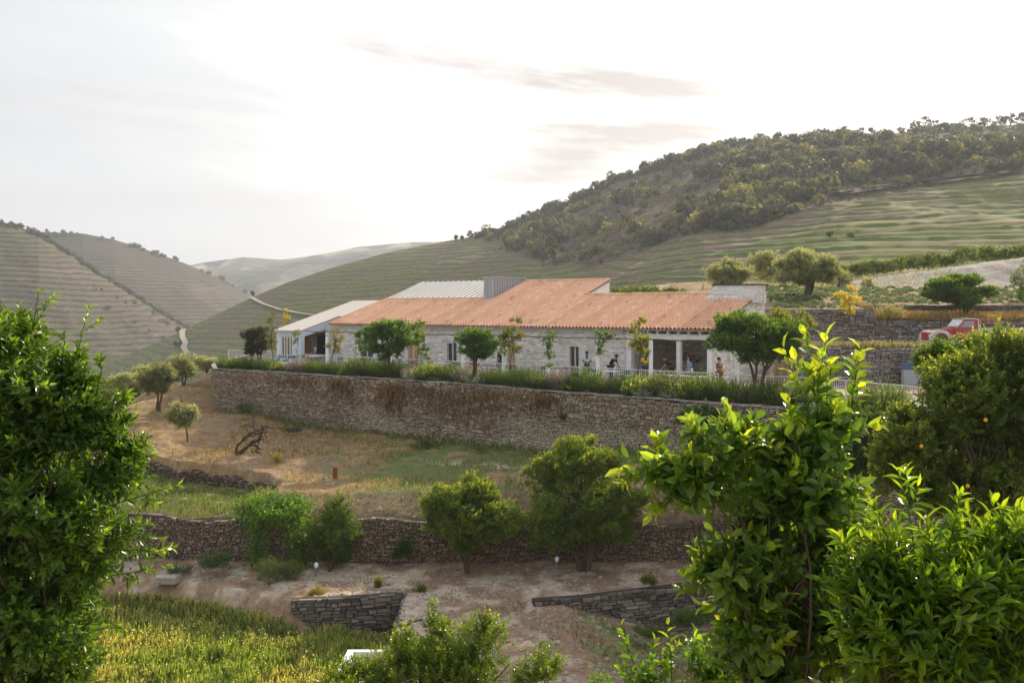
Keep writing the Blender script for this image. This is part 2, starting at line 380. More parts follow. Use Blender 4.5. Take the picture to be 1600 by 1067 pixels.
mb.build('ground', M_ground, smooth=True, kind='structure')
# valley floor out to the horizon
mb = MB(); mb.add([(-2400, 140, -75), (2400, 140, -75), (2400, 2900, -75), (-2400, 2900, -75)], [[0, 1, 2, 3]], (.14, .13, .07))
mb.build('valley_floor', M_hill, kind='structure')
mb = MB(); mb.box((0, -400, -78), (3000, 1100, 4), col=(.2, .17, .1)); mb.build('lower_valley', M_hill, kind='structure')

# ---------------------------------------------------------------- hills
def hill(name, crest, base, nu, nv, step, seed, amp, colf, wood=None, prof=1.0, rowh=.8, tilt=0.0, tamp=1.0):
    crest = np.array(crest, float); base = np.array(base, float)
    pu = np.linspace(crest[0, 0], crest[-1, 0], nu); v = np.concatenate([np.linspace(0, 1, nv), 1 + np.linspace(.01, .25, 8)])
    U, V = np.meshgrid(pu, v)
    cy = np.interp(U, crest[:, 0], crest[:, 1]); cY = np.interp(U, crest[:, 0], crest[:, 2])
    by = np.interp(U, base[:, 0], base[:, 1]); bY = np.interp(U, base[:, 0], base[:, 2])
    vv = np.minimum(V, 1); Y = bY + (cY - bY) * V
    zb = CZ - (by - HY) / F * bY; zc = CZ - (cy - HY) / F * cY
    uu = (U - HX) / F; X = uu * (bY + (cY - bY) * vv)
    Z = zb + (zc - zb) * vv ** prof
    env = np.sin(np.pi * np.clip(vv, 0, 1)) ** .7
    sca = 1.0 / (cY.mean() * .12)
    Z = Z + env * amp * (fbm(X * sca, Y * sca, seed, 5) - .5) * 2
    Z = Z - np.maximum(V - 1, 0) * 260 * (zc - zb + 30) / 100
    tn = (fbm(X * sca * 2.2, Y * sca * 2.2, seed + 5, 3) - .5) * step * 1.3
    q = (Z + tn + tilt * X) / step; fr = q - np.floor(q)
    wd = wood(U, V, X, Y, Z) if wood is not None else np.zeros_like(Z)
    patch = vnoise(np.floor(q) * 3.7, X * sca * 3, seed + 9)
    bench = sm(.0, .12, fr) * 0 + fr
    steps = step * (np.clip((fr - .55) / .45, 0, 1) - fr) * .75 * tamp
    row = sm(.28, .40, fr) * sm(.70, .56, fr)
    rn = .35 + .5 * vnoise(X * .5, Y * .3, seed + 2) 
    Z2 = Z + (1 - wd) * env ** .5 * (steps + row * rowh * (.4 + rn))
    C = colf(U, V, X, Y, Z, fr, row * (.55 + .9 * rn), wd, patch)
    mb = MB(); ny, nx = U.shape; ii = np.arange(ny * nx).reshape(ny, nx)
    mb.add(np.stack([X, Y, Z2], -1), np.stack([ii[:-1, :-1], ii[:-1, 1:], ii[1:, 1:], ii[1:, :-1]], -1).reshape(-1, 4), C.reshape(-1, 3))
    mb.build(name, M_hill, smooth=True, kind='structure')
    return dict(U=U, V=V, X=X, Y=Y, Z=Z2)
def mixc(a, b, m):
    m = np.clip(m, 0, 1)[..., None]; return a * (1 - m) + b * m
vine = np.array([.085, .135, .026]); earth = np.array([.21, .14, .105]); dryg = np.array([.19, .165, .065]); scrub = np.array([.075, .062, .042]); gold = np.array([.25, .21, .07])
def col_near(U, V, X, Y, Z, fr, row, wd, patch):
    n = fbm(X * .03, Y * .03, 77, 4); n2 = fbm(X * .3, Y * .3, 79, 3)
    c = mixc(earth + 0 * X[..., None], dryg, sm(.40, .60, n) * .8 + .15)
    c = mixc(c, np.array([.12, .16, .04]), sm(.55, .85, patch) * .7 * sm(.35, .6, fr))
    c = mixc(c, vine, np.clip(row * (1.0 + .7 * patch), 0, 1))
    w = mixc(scrub + 0 * X[..., None], np.array([.13, .10, .07]), sm(.52, .62, n2 * .6 + n * .4))
    return mixc(c, w, wd)
def col_left(U, V, X, Y, Z, fr, row, wd, patch):
    n = fbm(X * .012, Y * .012, 87, 4)
    c = mixc(np.array([.125, .095, .068]) + 0 * X[..., None], np.array([.105, .10, .05]), sm(.45, .62, n) * .7)
    c = mixc(c, np.array([.19, .14, .11]), sm(.75, .95, patch) * .6)
    c = mixc(c, np.array([.035, .042, .022]), np.clip(row * 1.5 * sm(.28, .42, fbm(X * .02, Y * .02 + Z * .05, 88, 3)), 0, 1))
    c = mixc(c, np.array([.13, .14, .05]), sm(.9, .98, V) * .6)
    return mixc(c, scrub, wd)
crestR = [(60, 610, 560), (130, 583, 540), (200, 555, 520), (285, 517, 500), (330, 495, 500), (395, 464, 500), (450, 441, 500), (520, 418, 500), (600, 396, 500), (690, 378, 500), (760, 366, 495), (830, 342, 490), (900, 314, 485),
          (960, 283, 480), (1030, 264, 480), (1080, 248, 480), (1150, 226, 480), (1210, 216, 480), (1300, 213, 480), (1400, 208, 480), (1500, 200, 480), (1600, 194, 480), (1750, 188, 480), (1950, 182, 480)]
baseR = [(60, 700, 380), (285, 660, 340), (500, 630, 300), (700, 590, 240), (900, 540, 200), (1100, 500, 150), (1300, 482, 125), (1600, 474, 118), (1950, 470, 118)]
def woodR(U, V, X, Y, Z):
    cy = np.interp(U, [c[0] for c in crestR], [c[1] for c in crestR])
    py = HY - (Z - CZ) * F / Y
    lim = np.interp(U, [700, 800, 850, 920, 1000, 1100, 1180, 1250, 1340, 1450, 1600, 1900], [360, 385, 412, 418, 392, 360, 352, 325, 305, 285, 268, 250])
    return sm(8, -8, py - lim + (fbm(X * .05, Y * .05, 5) - .5) * 30)
HR = hill('vineyard_hill', crestR, baseR, 900, 480, 2.2, 11, 7, col_near, woodR, prof=1.05, rowh=.9, tilt=-.012)
crestL1 = [(-300, 250, 620), (-150, 300, 640), (0, 346, 660), (60, 364, 670), (105, 393, 680), (150, 424, 690), (200, 456, 700), (245, 485, 710), (290, 512, 720), (340, 545, 730), (420, 600, 740)]
baseL1 = [(-300, 640, 430), (0, 650, 470), (290, 640, 520), (420, 650, 560)]
def woodL1(U, V, X, Y, Z): return sm(.975, 1.0, V) * sm(.45, .6, fbm(X * .05, Y * .05, 8))
HL1 = hill('terraced_hill', crestL1, baseL1, 420, 420, 3.3, 31, 11, col_left, woodL1, rowh=1.3, tilt=.02)
crestL2 = [(-100, 345, 1000), (50, 362, 1000), (130, 365, 1010), (180, 375, 1020), (225, 389, 1040), (290, 412, 1060), (340, 434, 1080), (395, 463, 1100), (470, 500, 1150), (560, 560, 1200)]
baseL2 = [(-100, 560, 760), (200, 560, 800), (395, 560, 850), (560, 600, 900)]
def woodL2(U, V, X, Y, Z): return sm(.72, .80, V + (fbm(X * .01, Y * .01, 4) - .5) * .3) * .75
HL2 = hill('distant_terraced_hill', crestL2, baseL2, 360, 330, 3.6, 51, 12, col_left, woodL2, rowh=1.4)
crestL3 = [(200, 440, 2100), (290, 416, 2150), (320, 410, 2200), (380, 402, 2200), (440, 406, 2250), (500, 398, 2300), (560, 386, 2300), (640, 379, 2300), (760, 376, 2300), (900, 380, 2300)]
baseL3 = [(200, 560, 1400), (400, 540, 1400), (600, 500, 1400), (900, 480, 1400)]
def col_far(U, V, X, Y, Z, fr, row, wd, patch):
    n = fbm(X * .006, Y * .006, 97, 5); n2 = fbm(X * .02, Y * .02, 98, 4)
    c = mixc(np.array([.13, .125, .07]) + 0 * X[..., None], np.array([.42, .34, .2]), sm(.42, .55, n) * sm(.2, .7, V))
    return mixc(c, np.array([.04, .055, .03]), sm(.47, .56, n2))
hill('far_hills', crestL3, baseL3, 300, 160, 9, 71, 55, col_far, rowh=0, tamp=.2)

def hill_pt(H, px, py):
    py_all = HY - (H['Z'] - CZ) * F / H['Y']; px_all = HX + H['X'] * F / H['Y']
    vis = H['V'] <= 1.0
    k = np.argmin(np.where(vis, (px_all - px) ** 2 + (py_all - py) ** 2, 1e9)); return np.array([H['X'].flat[k], H['Y'].flat[k], H['Z'].flat[k]])
def ribbon(name, H, pts, wd, col, label_kind='structure'):
    pts = np.array(pts, float); n = 60; q = np.linspace(0, len(pts) - 1, n); xs = np.interp(q, range(len(pts)), pts[:, 0]); ys = np.interp(q, range(len(pts)), pts[:, 1])
    c = np.array([hill_pt(H, a, b) for a, b in zip(xs, ys)]); 
    k = np.ones(5) / 5; cs = np.stack([np.convolve(np.pad(c[:, i], 2, 'edge'), k, 'valid') for i in range(3)], -1)
    d = unit(np.gradient(cs, axis=0)); sd = unit(np.cross(d, [0, 0, 1])); up = np.array([0, 0, 1.3])
    v = np.concatenate([cs + sd * wd / 2 + up, cs - sd * wd / 2 + up]); i = np.arange(n - 1)
    mb = MB(); mb.add(v, np.stack([i, i + n, i + n + 1, i + 1], -1), col); mb.build(name, M_hill, kind=label_kind)
ribbon('dirt_road', HR, [(287, 517), (284, 527), (289, 538), (287, 548), (293, 556)], 2.6, (.42, .36, .29))
ribbon('dirt_road', HR, [(392, 467), (402, 474), (418, 481), (440, 488), (470, 494), (520, 500), (560, 503)], 2.4, (.38, .32, .26))
ribbon('dirt_track', HR, [(1300, 308), (1380, 296), (1450, 290), (1530, 281), (1600, 270)], 5.0, (.3, .22, .16))

# ---------------------------------------------------------------- dry stone walls
def stone_wall(name, path, zb, zt, palette, sw=(.18, .5), sh=(.08, .17), rough=.05, seed=1, thick=.45, cap=None, skip=None, patch=None, material=None, parent=None, mortar=(.07, .055, .04), flip=False, face_only=False, **k):
    rg = np.random.RandomState(seed); path = np.array(path, float)
    seg = np.linalg.norm(np.diff(path, axis=0), axis=1); S = np.concatenate([[0], np.cumsum(seg)]); Lt = S[-1]
    def pos(s): return np.stack([np.interp(s, S, path[:, 0]), np.interp(s, S, path[:, 1])], -1)
    def nrm(s):
        d = pos(np.minimum(s + .2, Lt)) - pos(np.maximum(s - .2, 0)); d = unit(d); n = np.stack([d[..., 1], -d[..., 0]], -1)
        sgn = np.where(n[..., 1] > 0, -1., 1.)[..., None] if not flip else 1.0
        return n * sgn if not flip else n * flip
    ss = np.linspace(0, Lt, max(2, int(Lt / .5)) + 1); zbs = np.array([zb(*pos(s), s) for s in ss]); zts = np.array([zt(*pos(s), s) for s in ss])
    mb = MB(); pal = np.array(palette)
    z = zbs.min() - .1; A = []; 
    while z < zts.max():
        h = rg.uniform(*sh); n = int(Lt / sw[0]) + 4
        wds = rg.uniform(sw[0], sw[1], n) * rg.uniform(.8, 1.3); s1 = np.cumsum(wds) - rg.uniform(0, sw[1]); s0 = s1 - wds
        ok = (s1 > .02) & (s0 < Lt - .02); s0 = np.clip(s0[ok], 0, Lt); s1 = np.clip(s1[ok], 0, Lt); m = (s0 + s1) / 2
        zz = z + (vnoise(m * .5, m * 0 + z * .4, seed) - .5) * .22 + rg.uniform(-.2, .2, len(m)) * h * .5
        lo = np.interp(m, ss, zbs); hi = np.interp(m, ss, zts)
        ok = (zz + h > lo - .15) & (zz + h * .6 < hi) & (s1 - s0 > .05)
        if skip is not None: ok &= ~skip(m, zz + h / 2, s0, s1)
        if ok.any():
            A.append(np.c_[s0[ok], s1[ok], zz[ok], np.minimum(zz[ok] + h, hi[ok] + .02)])
        z += h
    A = np.vstack(A); n = len(A); g = .012
    hgt = np.maximum(A[:, 3] - A[:, 2], .02)
    tp = rg.rand(n); col = pal[rg.randint(0, len(pal), n)] * rg.uniform(.7, 1.25, (n, 1))
    if patch is not None: col = patch(A[:, 0], A[:, 2], col)
    out = rg.uniform(0, rough, n); V = []
    def corner(s, zz, o, jx, jz):
        p = pos(s + jx); nn = nrm(s); return np.stack([p[:, 0] + nn[:, 0] * o, p[:, 1] + nn[:, 1] * o, zz + jz], -1)
    J = lambda a: rg.uniform(-a, a, n)
    jw = np.minimum(.03, (A[:, 1] - A[:, 0]) * .15); jh = hgt * .16
    for o_, inset in ((-.12, 0), (out, 1)):
        for (si, zi) in ((0, 2), (1, 2), (1, 3), (0, 3)):
            sg = 1 if si == 0 else -1; zg = 1 if zi == 2 else -1
            V.append(corner(A[:, si] + sg * g, A[:, zi] + zg * .006, (o_ if np.ndim(o_) else np.full(n, o_)), sg * jw * rg.rand(n) * inset, zg * jh * rg.rand(n) * inset))
    V = np.stack(V, 1)
    fcs = np.array([[4, 5, 6, 7], [0, 1, 5, 4], [1, 2, 6, 5], [2, 3, 7, 6], [3, 0, 4, 7]])
    f = (np.arange(n)[:, None, None] * 8 + fcs[None]).reshape(-1, 4)
    mb.add(V.reshape(-1, 3), f, np.repeat(col, 8, 0))
    if not face_only:
        p = pos(ss); nn = nrm(ss)
        fr_ = p - nn * .03; bk = p - nn * thick; m = len(ss)
        v = np.concatenate([np.c_[fr_, zbs - .4], np.c_[fr_, zts - .03], np.c_[bk, zts - .03], np.c_[bk, zbs - .4]]); i = np.arange(m - 1)
        mb.add(v, np.concatenate([np.stack([i + a * m, i + 1 + a * m, i + 1 + b * m, i + b * m], -1) for a, b in ((0, 1), (1, 2), (2, 3))]), mortar)
        mb.add(v, [[0, m, 2 * m, 3 * m], [m - 1, 4 * m - 1, 3 * m - 1, 2 * m - 1]], mortar)
        if cap:
            cc, chh, over = cap
            q0 = 0.0
            while q0 < Lt - .1:
                q1 = min(Lt, q0 + rg.uniform(.35, .95)); sg_ = np.linspace(q0 + .01, q1 - .01, 3); zz_ = np.interp(sg_, ss, zts) + rg.uniform(-.015, .02); o1 = .03 + over * rg.uniform(.2, 1.3); pp_ = pos(sg_); n_2 = nrm(sg_); hh_ = chh * rg.uniform(.6, 1.4)
                for j_ in range(2):
                    A_ = [pp_[j_] + n_2[j_] * o1, pp_[j_ + 1] + n_2[j_ + 1] * o1, pp_[j_ + 1] - n_2[j_ + 1] * (thick + .02), pp_[j_] - n_2[j_] * (thick + .02)]
                    mb.hexa([np.r_[a_, z0_] for a_, z0_ in zip(A_, (zz_[j_], zz_[j_ + 1], zz_[j_ + 1], zz_[j_]))] + [np.r_[a_, z0_ + hh_] for a_, z0_ in zip(A_, (zz_[j_], zz_[j_ + 1], zz_[j_ + 1], zz_[j_]))], np.array(cc) * rg.uniform(.7, 1.15))
                q0 = q1
            cc = None
        if cap and cc is not None:
            a = p + nn * (.04 + over); b = p - nn * (thick + .02)
            v = np.concatenate([np.c_[a, zts], np.c_[b, zts], np.c_[b, zts + chh], np.c_[a, zts + chh]])
            mb.add(v, np.concatenate([np.stack([i + a_ * m, i + 1 + a_ * m, i + 1 + b_ * m, i + b_ * m], -1) for a_, b_ in ((0, 1), (1, 2), (2, 3), (3, 0))]), cc)
            mb.add(v, [[0, m, 2 * m, 3 * m], [m - 1, 4 * m - 1, 3 * m - 1, 2 * m - 1]], cc)
    return mb.build(name, material or M_stone, parent, **k)
schist = [(.36, .28, .20), (.42, .34, .25), (.29, .225, .165), (.50, .42, .32), (.34, .24, .16), (.38, .33, .27), (.22, .17, .135)]
grey = [(.20, .18, .165), (.26, .235, .22), (.15, .13, .12), (.31, .29, .27), (.23, .18, .15), (.35, .33, .31)]
dk = [(.17, .15, .14), (.22, .19, .17), (.13, .115, .11), (.26, .23, .2), (.2, .16, .13)]
path1 = [(-24.3, 92), (-23.6, 80), (-22.3, 74)] + [(-21.1, 70.4)] + [tuple(W1[0] + (0.0, 0))] + [tuple(q) for q in W1[1:]]
def patch1(s, z, col):
    n = fbm(s * .25, z * .9, 61); n2 = fbm(s * .9, z * 2.0, 65)
    s = s - 24.5
    pale = sm(.42, .58, n) * sm(-1.3, -2.0, z) * sm(11, 15, s) * sm(48, 38, s)
    rust = sm(.5, .62, n2) * sm(-2.4, -1.0, z)
    col = col * (1 - .55 * pale[:, None]) + np.array([.56, .50, .38]) * .55 * pale[:, None]
    return col * (1 - .4 * rust[:, None]) + np.array([.27, .155, .085]) * .4 * rust[:, None]
def zb_ter(off):
    return lambda x, y, s: zt1(x, y - off) - .15
stone_wall('retaining_wall', path1, lambda x, y, s: zt1(x - (.9 if y > 69.5 else 0), y - (.7 if y < 69.5 else 0)) - .2, lambda x, y, s: -0.02, schist, sw=(.13, .42), sh=(.05, .12), rough=.07, seed=5, cap=((.40, .36, .32), .05, .05), patch=patch1,
           label='long curved brown schist retaining wall that carries the restaurant terrace', cat='stone wall')
xs = np.arange(W2X0, W2X1 + 1e-6, .5)
stone_wall('retaining_wall', [(x, float(y_w2(np.array(x))) - .02) for x in xs], lambda x, y, s: -6.5, lambda x, y, s: -4.42 + .12 * math.sin(s * 1.3) + .1 * math.sin(s * .4 + 2), [(.22, .16, .12), (.28, .21, .16), (.17, .125, .10), (.32, .26, .2), (.25, .18, .13)], sw=(.08, .28), sh=(.045, .11), rough=.1, seed=7,
           label='low rough brown stone wall with a dirt bank above it, behind the two citrus trees', cat='stone wall')
stone_wall('field_wall', SW[:6], lambda x, y, s: -5.2, lambda x, y, s: zt1(x, y + .75) - .38 + .12 * math.sin(s * 2.1), [(.17, .115, .08), (.22, .15, .105), (.13, .09, .065), (.27, .21, .16)], seed=8, rough=.16, sw=(.08, .34), sh=(.05, .13),
           label='short crumbling dark stone wall at the edge of the brown slope below the olive trees', cat='stone wall')
pl = [q for q in L3 if q[0] > -8.8]
stone_wall('retaining_wall', pl + [(-3.95, pl[-1][1])], lambda x, y, s: -7.9, lambda x, y, s: -6.2, dk, sw=(.18, .62), sh=(.06, .15), rough=.08, seed=9, cap=None,
           label='dark slate wall under the dirt path, above the tall grass', cat='stone wall')
stone_wall('retaining_wall', [(-3.95, 28.2), (-3.95, float(L3[-1][1]) - .1)], lambda x, y, s: -8.0, lambda x, y, s: -6.5 + .2 * s / 9, dk, sw=(.3, .8), sh=(.1, .2), seed=10, flip=-1, thick=.9,
           label='gravel topped stone wall running from the path corner towards the camera', cat='stone wall')
stone_wall('retaining_wall', [tuple(q) for q in R3], lambda x, y, s: zt1(x, y - .5) - .2, lambda x, y, s: -6.13 + .03 * s / 8, dk + [(.34, .3, .26)], sw=(.18, .6), sh=(.06, .16), rough=.09, seed=12,
           label='grey slate wall below the path on the right, partly behind the lemon tree', cat='stone wall')
# upper right walls
stone_wall('retaining_wall', [(15.9, 55.3), (20, 55.25), (24, 55.2), (30, 55.3), (36, 55.4)], lambda x, y, s: -.2, lambda x, y, s: 2.02 - .006 * s, grey, seed=14, sw=(.15, .5), rough=.06, patch=lambda s, z, c: c * (1 - .4 * sm(.5, .65, fbm(s * .5, z, 4))[:, None]) + .4 * sm(.5, .65, fbm(s * .5, z, 4))[:, None] * np.array([.42, .38, .34]),
           label='grey schist wall with the blue panel, behind the white railing on the right', cat='stone wall')
stone_wall('retaining_wall', [(15.2, 62.9), (19, 62.8), (22.9, 62.8)], lambda x, y, s: 1.8, lambda x, y, s: 4.16, grey, seed=15, sw=(.2, .55), rough=.08, patch=lambda s, z, c: c * (1 - .35 * sm(.45, .6, fbm(s * .6, z * 1.2, 14))[:, None]) + .35 * sm(.45, .6, fbm(s * .6, z * 1.2, 14))[:, None] * np.array([.45, .42, .38]),
           label='tall pale grey stone wall right of the white chimney, below the yellow tree', cat='stone wall')
stone_wall('retaining_wall', [(22.9, 62.85), (28, 62.8), (34, 62.9), (42, 63)], lambda x, y, s: 1.8, lambda x, y, s: 3.42 - .004 * s, grey, seed=16, sw=(.15, .5), rough=.06,
           label='lower grey stone wall directly behind the red pickup truck', cat='stone wall')
stone_wall('retaining_wall', [(22.9, 66.5), (30, 66.5), (42, 66.5)], lambda x, y, s: 3.5, lambda x, y, s: 4.42, dk, seed=17, sw=(.2, .6), rough=.08,
           label='dark low stone wall under the round clipped tree and the lavender rows', cat='stone wall')
# ---------------------------------------------------------------- restaurant
ORD = ['first', 'second', 'third', 'fourth', 'fifth', 'sixth', 'seventh', 'eighth', 'ninth', 'tenth', 'eleventh', 'twelfth', 'thirteenth', 'fourteenth', 'fifteenth', 'sixteenth', 'seventeenth', 'eighteenth', 'nineteenth', 'twentieth',
       'twenty-first', 'twenty-second', 'twenty-third', 'twenty-fourth', 'twenty-fifth', 'twenty-sixth', 'twenty-seventh', 'twenty-eighth', 'twenty-ninth', 'thirtieth', 'thirty-first', 'thirty-second', 'thirty-third', 'thirty-fourth', 'thirty-fifth', 'thirty-sixth', 'thirty-seventh', 'thirty-eighth', 'thirty-ninth', 'fortieth', 'forty-first', 'forty-second', 'forty-third', 'forty-fourth', 'forty-fifth', 'forty-sixth', 'forty-seventh', 'forty-eighth']
RB = W(16, 0, 0)
bld = empty('restaurant_building', RB, label='long low white stone restaurant with a terracotta tile roof', cat='building')
WHT = (.88, .88, .87); WHT2 = (.80, .81, .82)
def sb(mb, s0, s1, t0, t1, z0, z1, col=WHT):        # a box in restaurant coordinates; z may be (front, back) pairs
    z0 = np.broadcast_to(z0, (2,)); z1 = np.broadcast_to(z1, (2,))
    return mb.hexa([W(s1, t0, z0[0]), W(s0, t0, z0[0]), W(s0, t1, z0[1]), W(s1, t1, z0[1]), W(s1, t0, z1[0]), W(s0, t0, z1[0]), W(s0, t1, z1[1]), W(s1, t1, z1[1])], col)
def part(mb, name, m, parent=None, **k): return mb.build(name, m, parent or bld, off=RB, **k)
KS = .364; ZE = 3.08; TR, TM = 5.5, 8.5; SS = 12.4
def zr(t): return ZE + KS * t
sleft = lambda t: 32.1 - .16 * t
# stone front wall with its openings (s range, top)
open_ = [(27.5, 29.2, 1.95, 'glazed'), (22.9, 24.1, 1.95, 'timber'), (19.2, 20.3, 1.95, 'glazed'), (17.6, 18.2, 1.2, 'timber'), (14.1, 14.95, 1.95, 'timber'), (9.05, 9.95, 1.98, 'glazed')]
wpal = [(.76, .72, .67), (.72, .68, .63), (.80, .76, .72), (.65, .61, .56), (.78, .75, .71)]
Lw = 32 - 5.65
def skipf(m, z, s0, s1):
    r = np.zeros(len(m), bool)
    for a, b, zt_, _ in open_:
        A0 = 32 - b; B0 = 32 - a
        r |= (s1 > A0 - .02) & (s0 < B0 + .02) & (z < zt_)
    return r
def wall_poly(mb, t, s0, s1, z0, z1, col, thick=.3, openings=()):
    xs_ = sorted(set([s0, s1] + [q for o in openings for q in o[:2]]))
    for a, b in zip(xs_[:-1], xs_[1:]):
        zz = z0
        for o in openings:
            if o[0] <= a and b <= o[1]: zz = o[2]
        sb(mb, a, b, t, t + thick, zz, z1, col)
mb = MB(); wall_poly(mb, .42, 5.65, 31.9, -.1, 3.1, (.74, .71, .68), openings=open_)
part(mb, 'wall', M_white)
pth = [W(s, .42)[:2] - RB[:2] for s in (32, 5.65)]
stone_wall('stone_facing', pth, lambda x, y, s: -.05, lambda x, y, s: 3.12, wpal, sw=(.2, .6), sh=(.08, .16), rough=.025, seed=20, skip=skipf, parent=bld.children[0] if 0 else bld, material=M_white, face_only=True)
# end wall (right), portico walls
def endface(mb, s, t0, t1, z0, n, thick, col):
    tt = np.linspace(t0, t1, n + 1)
    for a, b in zip(tt[:-1], tt[1:]): sb(mb, s, s + thick, a, b, z0, (zr(a) - .08, zr(b) - .08), col)
mb = MB(); endface(mb, -.05, .4, 6.2, -.1, 1, .3, (.74, .73, .71)); sb(mb, -.05, 12.2, 6.2, 6.5, -.1, 5.0, (.7, .69, .66)); part(mb, 'wall', M_white)
stone_wall('stone_facing', [W(-.06, .4)[:2] - RB[:2], W(-.06, 6.2)[:2] - RB[:2]], lambda x, y, s: 0, lambda x, y, s: zr(s + .4) - .1, wpal, sw=(.2, .6), sh=(.1, .18), rough=.03, seed=21, parent=bld, material=M_white, face_only=True)
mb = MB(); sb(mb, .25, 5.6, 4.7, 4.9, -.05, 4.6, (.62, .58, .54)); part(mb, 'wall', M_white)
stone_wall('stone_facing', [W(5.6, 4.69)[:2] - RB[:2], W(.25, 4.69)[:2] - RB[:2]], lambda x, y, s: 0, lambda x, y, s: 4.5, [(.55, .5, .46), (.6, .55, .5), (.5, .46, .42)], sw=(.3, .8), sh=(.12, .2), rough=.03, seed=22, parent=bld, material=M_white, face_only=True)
mb = MB(); sb(mb, 5.6, 5.9, .74, 4.7, -.05, (3.2, 4.6), (.72, .7, .68)); part(mb, 'wall', M_white)
# gable step between the two ridges, back walls of the main wing
mb = MB()
mb.prism([W(SS + .05, TR - .2, zr(TR) - .3), W(SS + .05, TM, zr(TR) - .6), W(SS + .05, TM, zr(TM) - .06), W(SS + .05, TR - .2, zr(TR - .2) - .06)], W(SS + .3, 0) - W(SS + .05, 0), (.80, .79, .77))
sb(mb, SS + .3, 31, 8.2, 8.45, 0, zr(8.2) - .14, (.7, .69, .67)); part(mb, 'gable_wall', M_white)
# tiled roof
tile = np.array([.80, .475, .30])
def tiles(s0, s1, t1, sl=None):
    pitch, course = .26, .40
    ns = int((s1 - s0) / pitch) * 8 + 1; s = np.linspace(s0, s1, ns)
    nc = int(round((t1 + .12) / course)); t = []
    for i in range(nc): t += [-.12 + (t1 + .12) * i / nc, -.12 + (t1 + .12) * (i + .97) / nc]
    t = np.array(t + [t1]); S, T = np.meshgrid(s, t)
    ph = (S - s0) / pitch * 2 * np.pi
    rowi = np.minimum(np.arange(len(t)) // 2, nc - 1)[:, None]; coli = np.floor((S - s0) / pitch + .25)
    low = np.array([.035 if (i % 2 == 0 and i < 2 * nc) else 0 for i in range(len(t))])[:, None]
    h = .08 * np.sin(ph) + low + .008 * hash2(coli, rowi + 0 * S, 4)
    Z = zr(T) + h + .03 * (fbm(S * .25, T * .25, 6) - .5)
    if sl is not None: S = np.where(S > sl(T), sl(T), S)
    rnd = hash2(coli, rowi + 0 * S, 2)[..., None]; big = fbm(S * .3, T * .3, 12)[..., None]
    c = tile * (.93 + .14 * rnd) * (1 + .06 * (big - .5))
    c = np.where(rnd > .97, c * .6 + np.array([.36, .30, .24]), c); c = np.where(hash2(coli, rowi + 0 * S, 8)[..., None] < .03, c * .75, c)
    c = c * np.where(np.sin(ph)[..., None] < -.1, np.array([.80, .62, .58]), np.array([1.06, 1.10, 1.16]))  # shade painted into the pan-tile valleys, crests lightened to strengthen the corrugation
    q = OX + AX * S[..., None] + BX * T[..., None]
    mb = MB(); ny, nx = S.shape; ii = np.arange(ny * nx).reshape(ny, nx)
    mb.add(np.concatenate([q, Z[..., None]], -1), np.stack([ii[:-1, 1:], ii[:-1, :-1], ii[1:, :-1], ii[1:, 1:]], -1).reshape(-1, 4), c.reshape(-1, 3)); return mb
M_tile = attr_mat('terracotta', .8, 14.0, .18, .004, 60, .25)
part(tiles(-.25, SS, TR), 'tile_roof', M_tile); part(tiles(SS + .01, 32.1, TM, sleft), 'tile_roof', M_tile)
mb = MB()                                           # roof underside, ridge caps and back slopes
sb(mb, -.2, SS, 0, TR, (ZE - .13, zr(TR) - .13), (ZE - .07, zr(TR) - .07), (.42, .3, .22)); sb(mb, SS, 31.0, 0, TM, (ZE - .13, zr(TM) - .13), (ZE - .07, zr(TM) - .07), (.42, .3, .22))
part(mb, 'roof_boards', M_white)
mb = MB(); sb(mb, -.25, SS, TR, 6.6, (zr(TR) - .06, zr(TR) - .4), (zr(TR) - .02, zr(TR) - .36), tile * .8)
part(mb, 'back_roof', M_tile)
mb = MB()
for s in np.arange(-.2, SS, .42): mb.tube([W(s, TR, zr(TR) + .02), W(s + .44, TR, zr(TR) + .05)], [.12, .10], 8, tile * random.uniform(.75, 1.15))
part(mb, 'ridge_tiles', M_tile); mb = MB()
for s in np.arange(SS, 20.0, .42): mb.tube([W(s, TM, zr(TM) + .02), W(s + .44, TM, zr(TM) + .05)], [.12, .10], 8, tile * random.uniform(.75, 1.15))
part(mb, 'ridge_tiles', M_tile)
mb = MB(); sb(mb, -.2, 32.0, -.06, -.01, 2.93, 3.03, (.30, .27, .26)); part(mb, 'gutter', M_attr)
mb = MB(); sb(mb, 5.9, 31.8, .3, .41, 2.78, 3.04, WHT2); part(mb, 'eave_band', M_white)
# standing seam metal on the upper left of the main roof
M_zinc = attr_mat('zinc', .45, 2.0, .06, 0, 1, .6)
def seam(name, s0, s1, t0, t1, z0, z1, step, col, sl=None):
    mb = MB(); sb(mb, s0, s1, t0, t1, (z0, z1), (z0 + .05, z1 + .05), col)
    for s in np.arange(s0 + step * .5, s1, step): sb(mb, s, s + .05, t0 - .005, t1 + .003, (z0 + .05, z1 + .05), (z0 + .13, z1 + .13), np.array(col) * .72)
    return part(mb, name, M_zinc)
seam('metal_roof', 20.9, 30.9, 5.0, TM + .02, zr(5.0) + .08, zr(TM) + .1, .55, (.93, .86, .78))
mb = MB(); sb(mb, 20.0, 20.85, 4.95, 8.6, 4.7, 6.42, (.42, .44, .47))
for t in np.arange(5.1, 8.6, .28): sb(mb, 19.955, 20.0, t, t + .05, 4.7, 6.43, (.33, .34, .37))
for s in np.arange(20.02, 20.85, .26): sb(mb, s, s + .05, 4.9, 4.95, 4.7, 6.43, (.5, .52, .55))
sb(mb, 19.93, 20.9, 4.88, 8.65, 6.43, 6.47, (.6, .62, .64)); part(mb, 'roof_light_box', M_zinc)
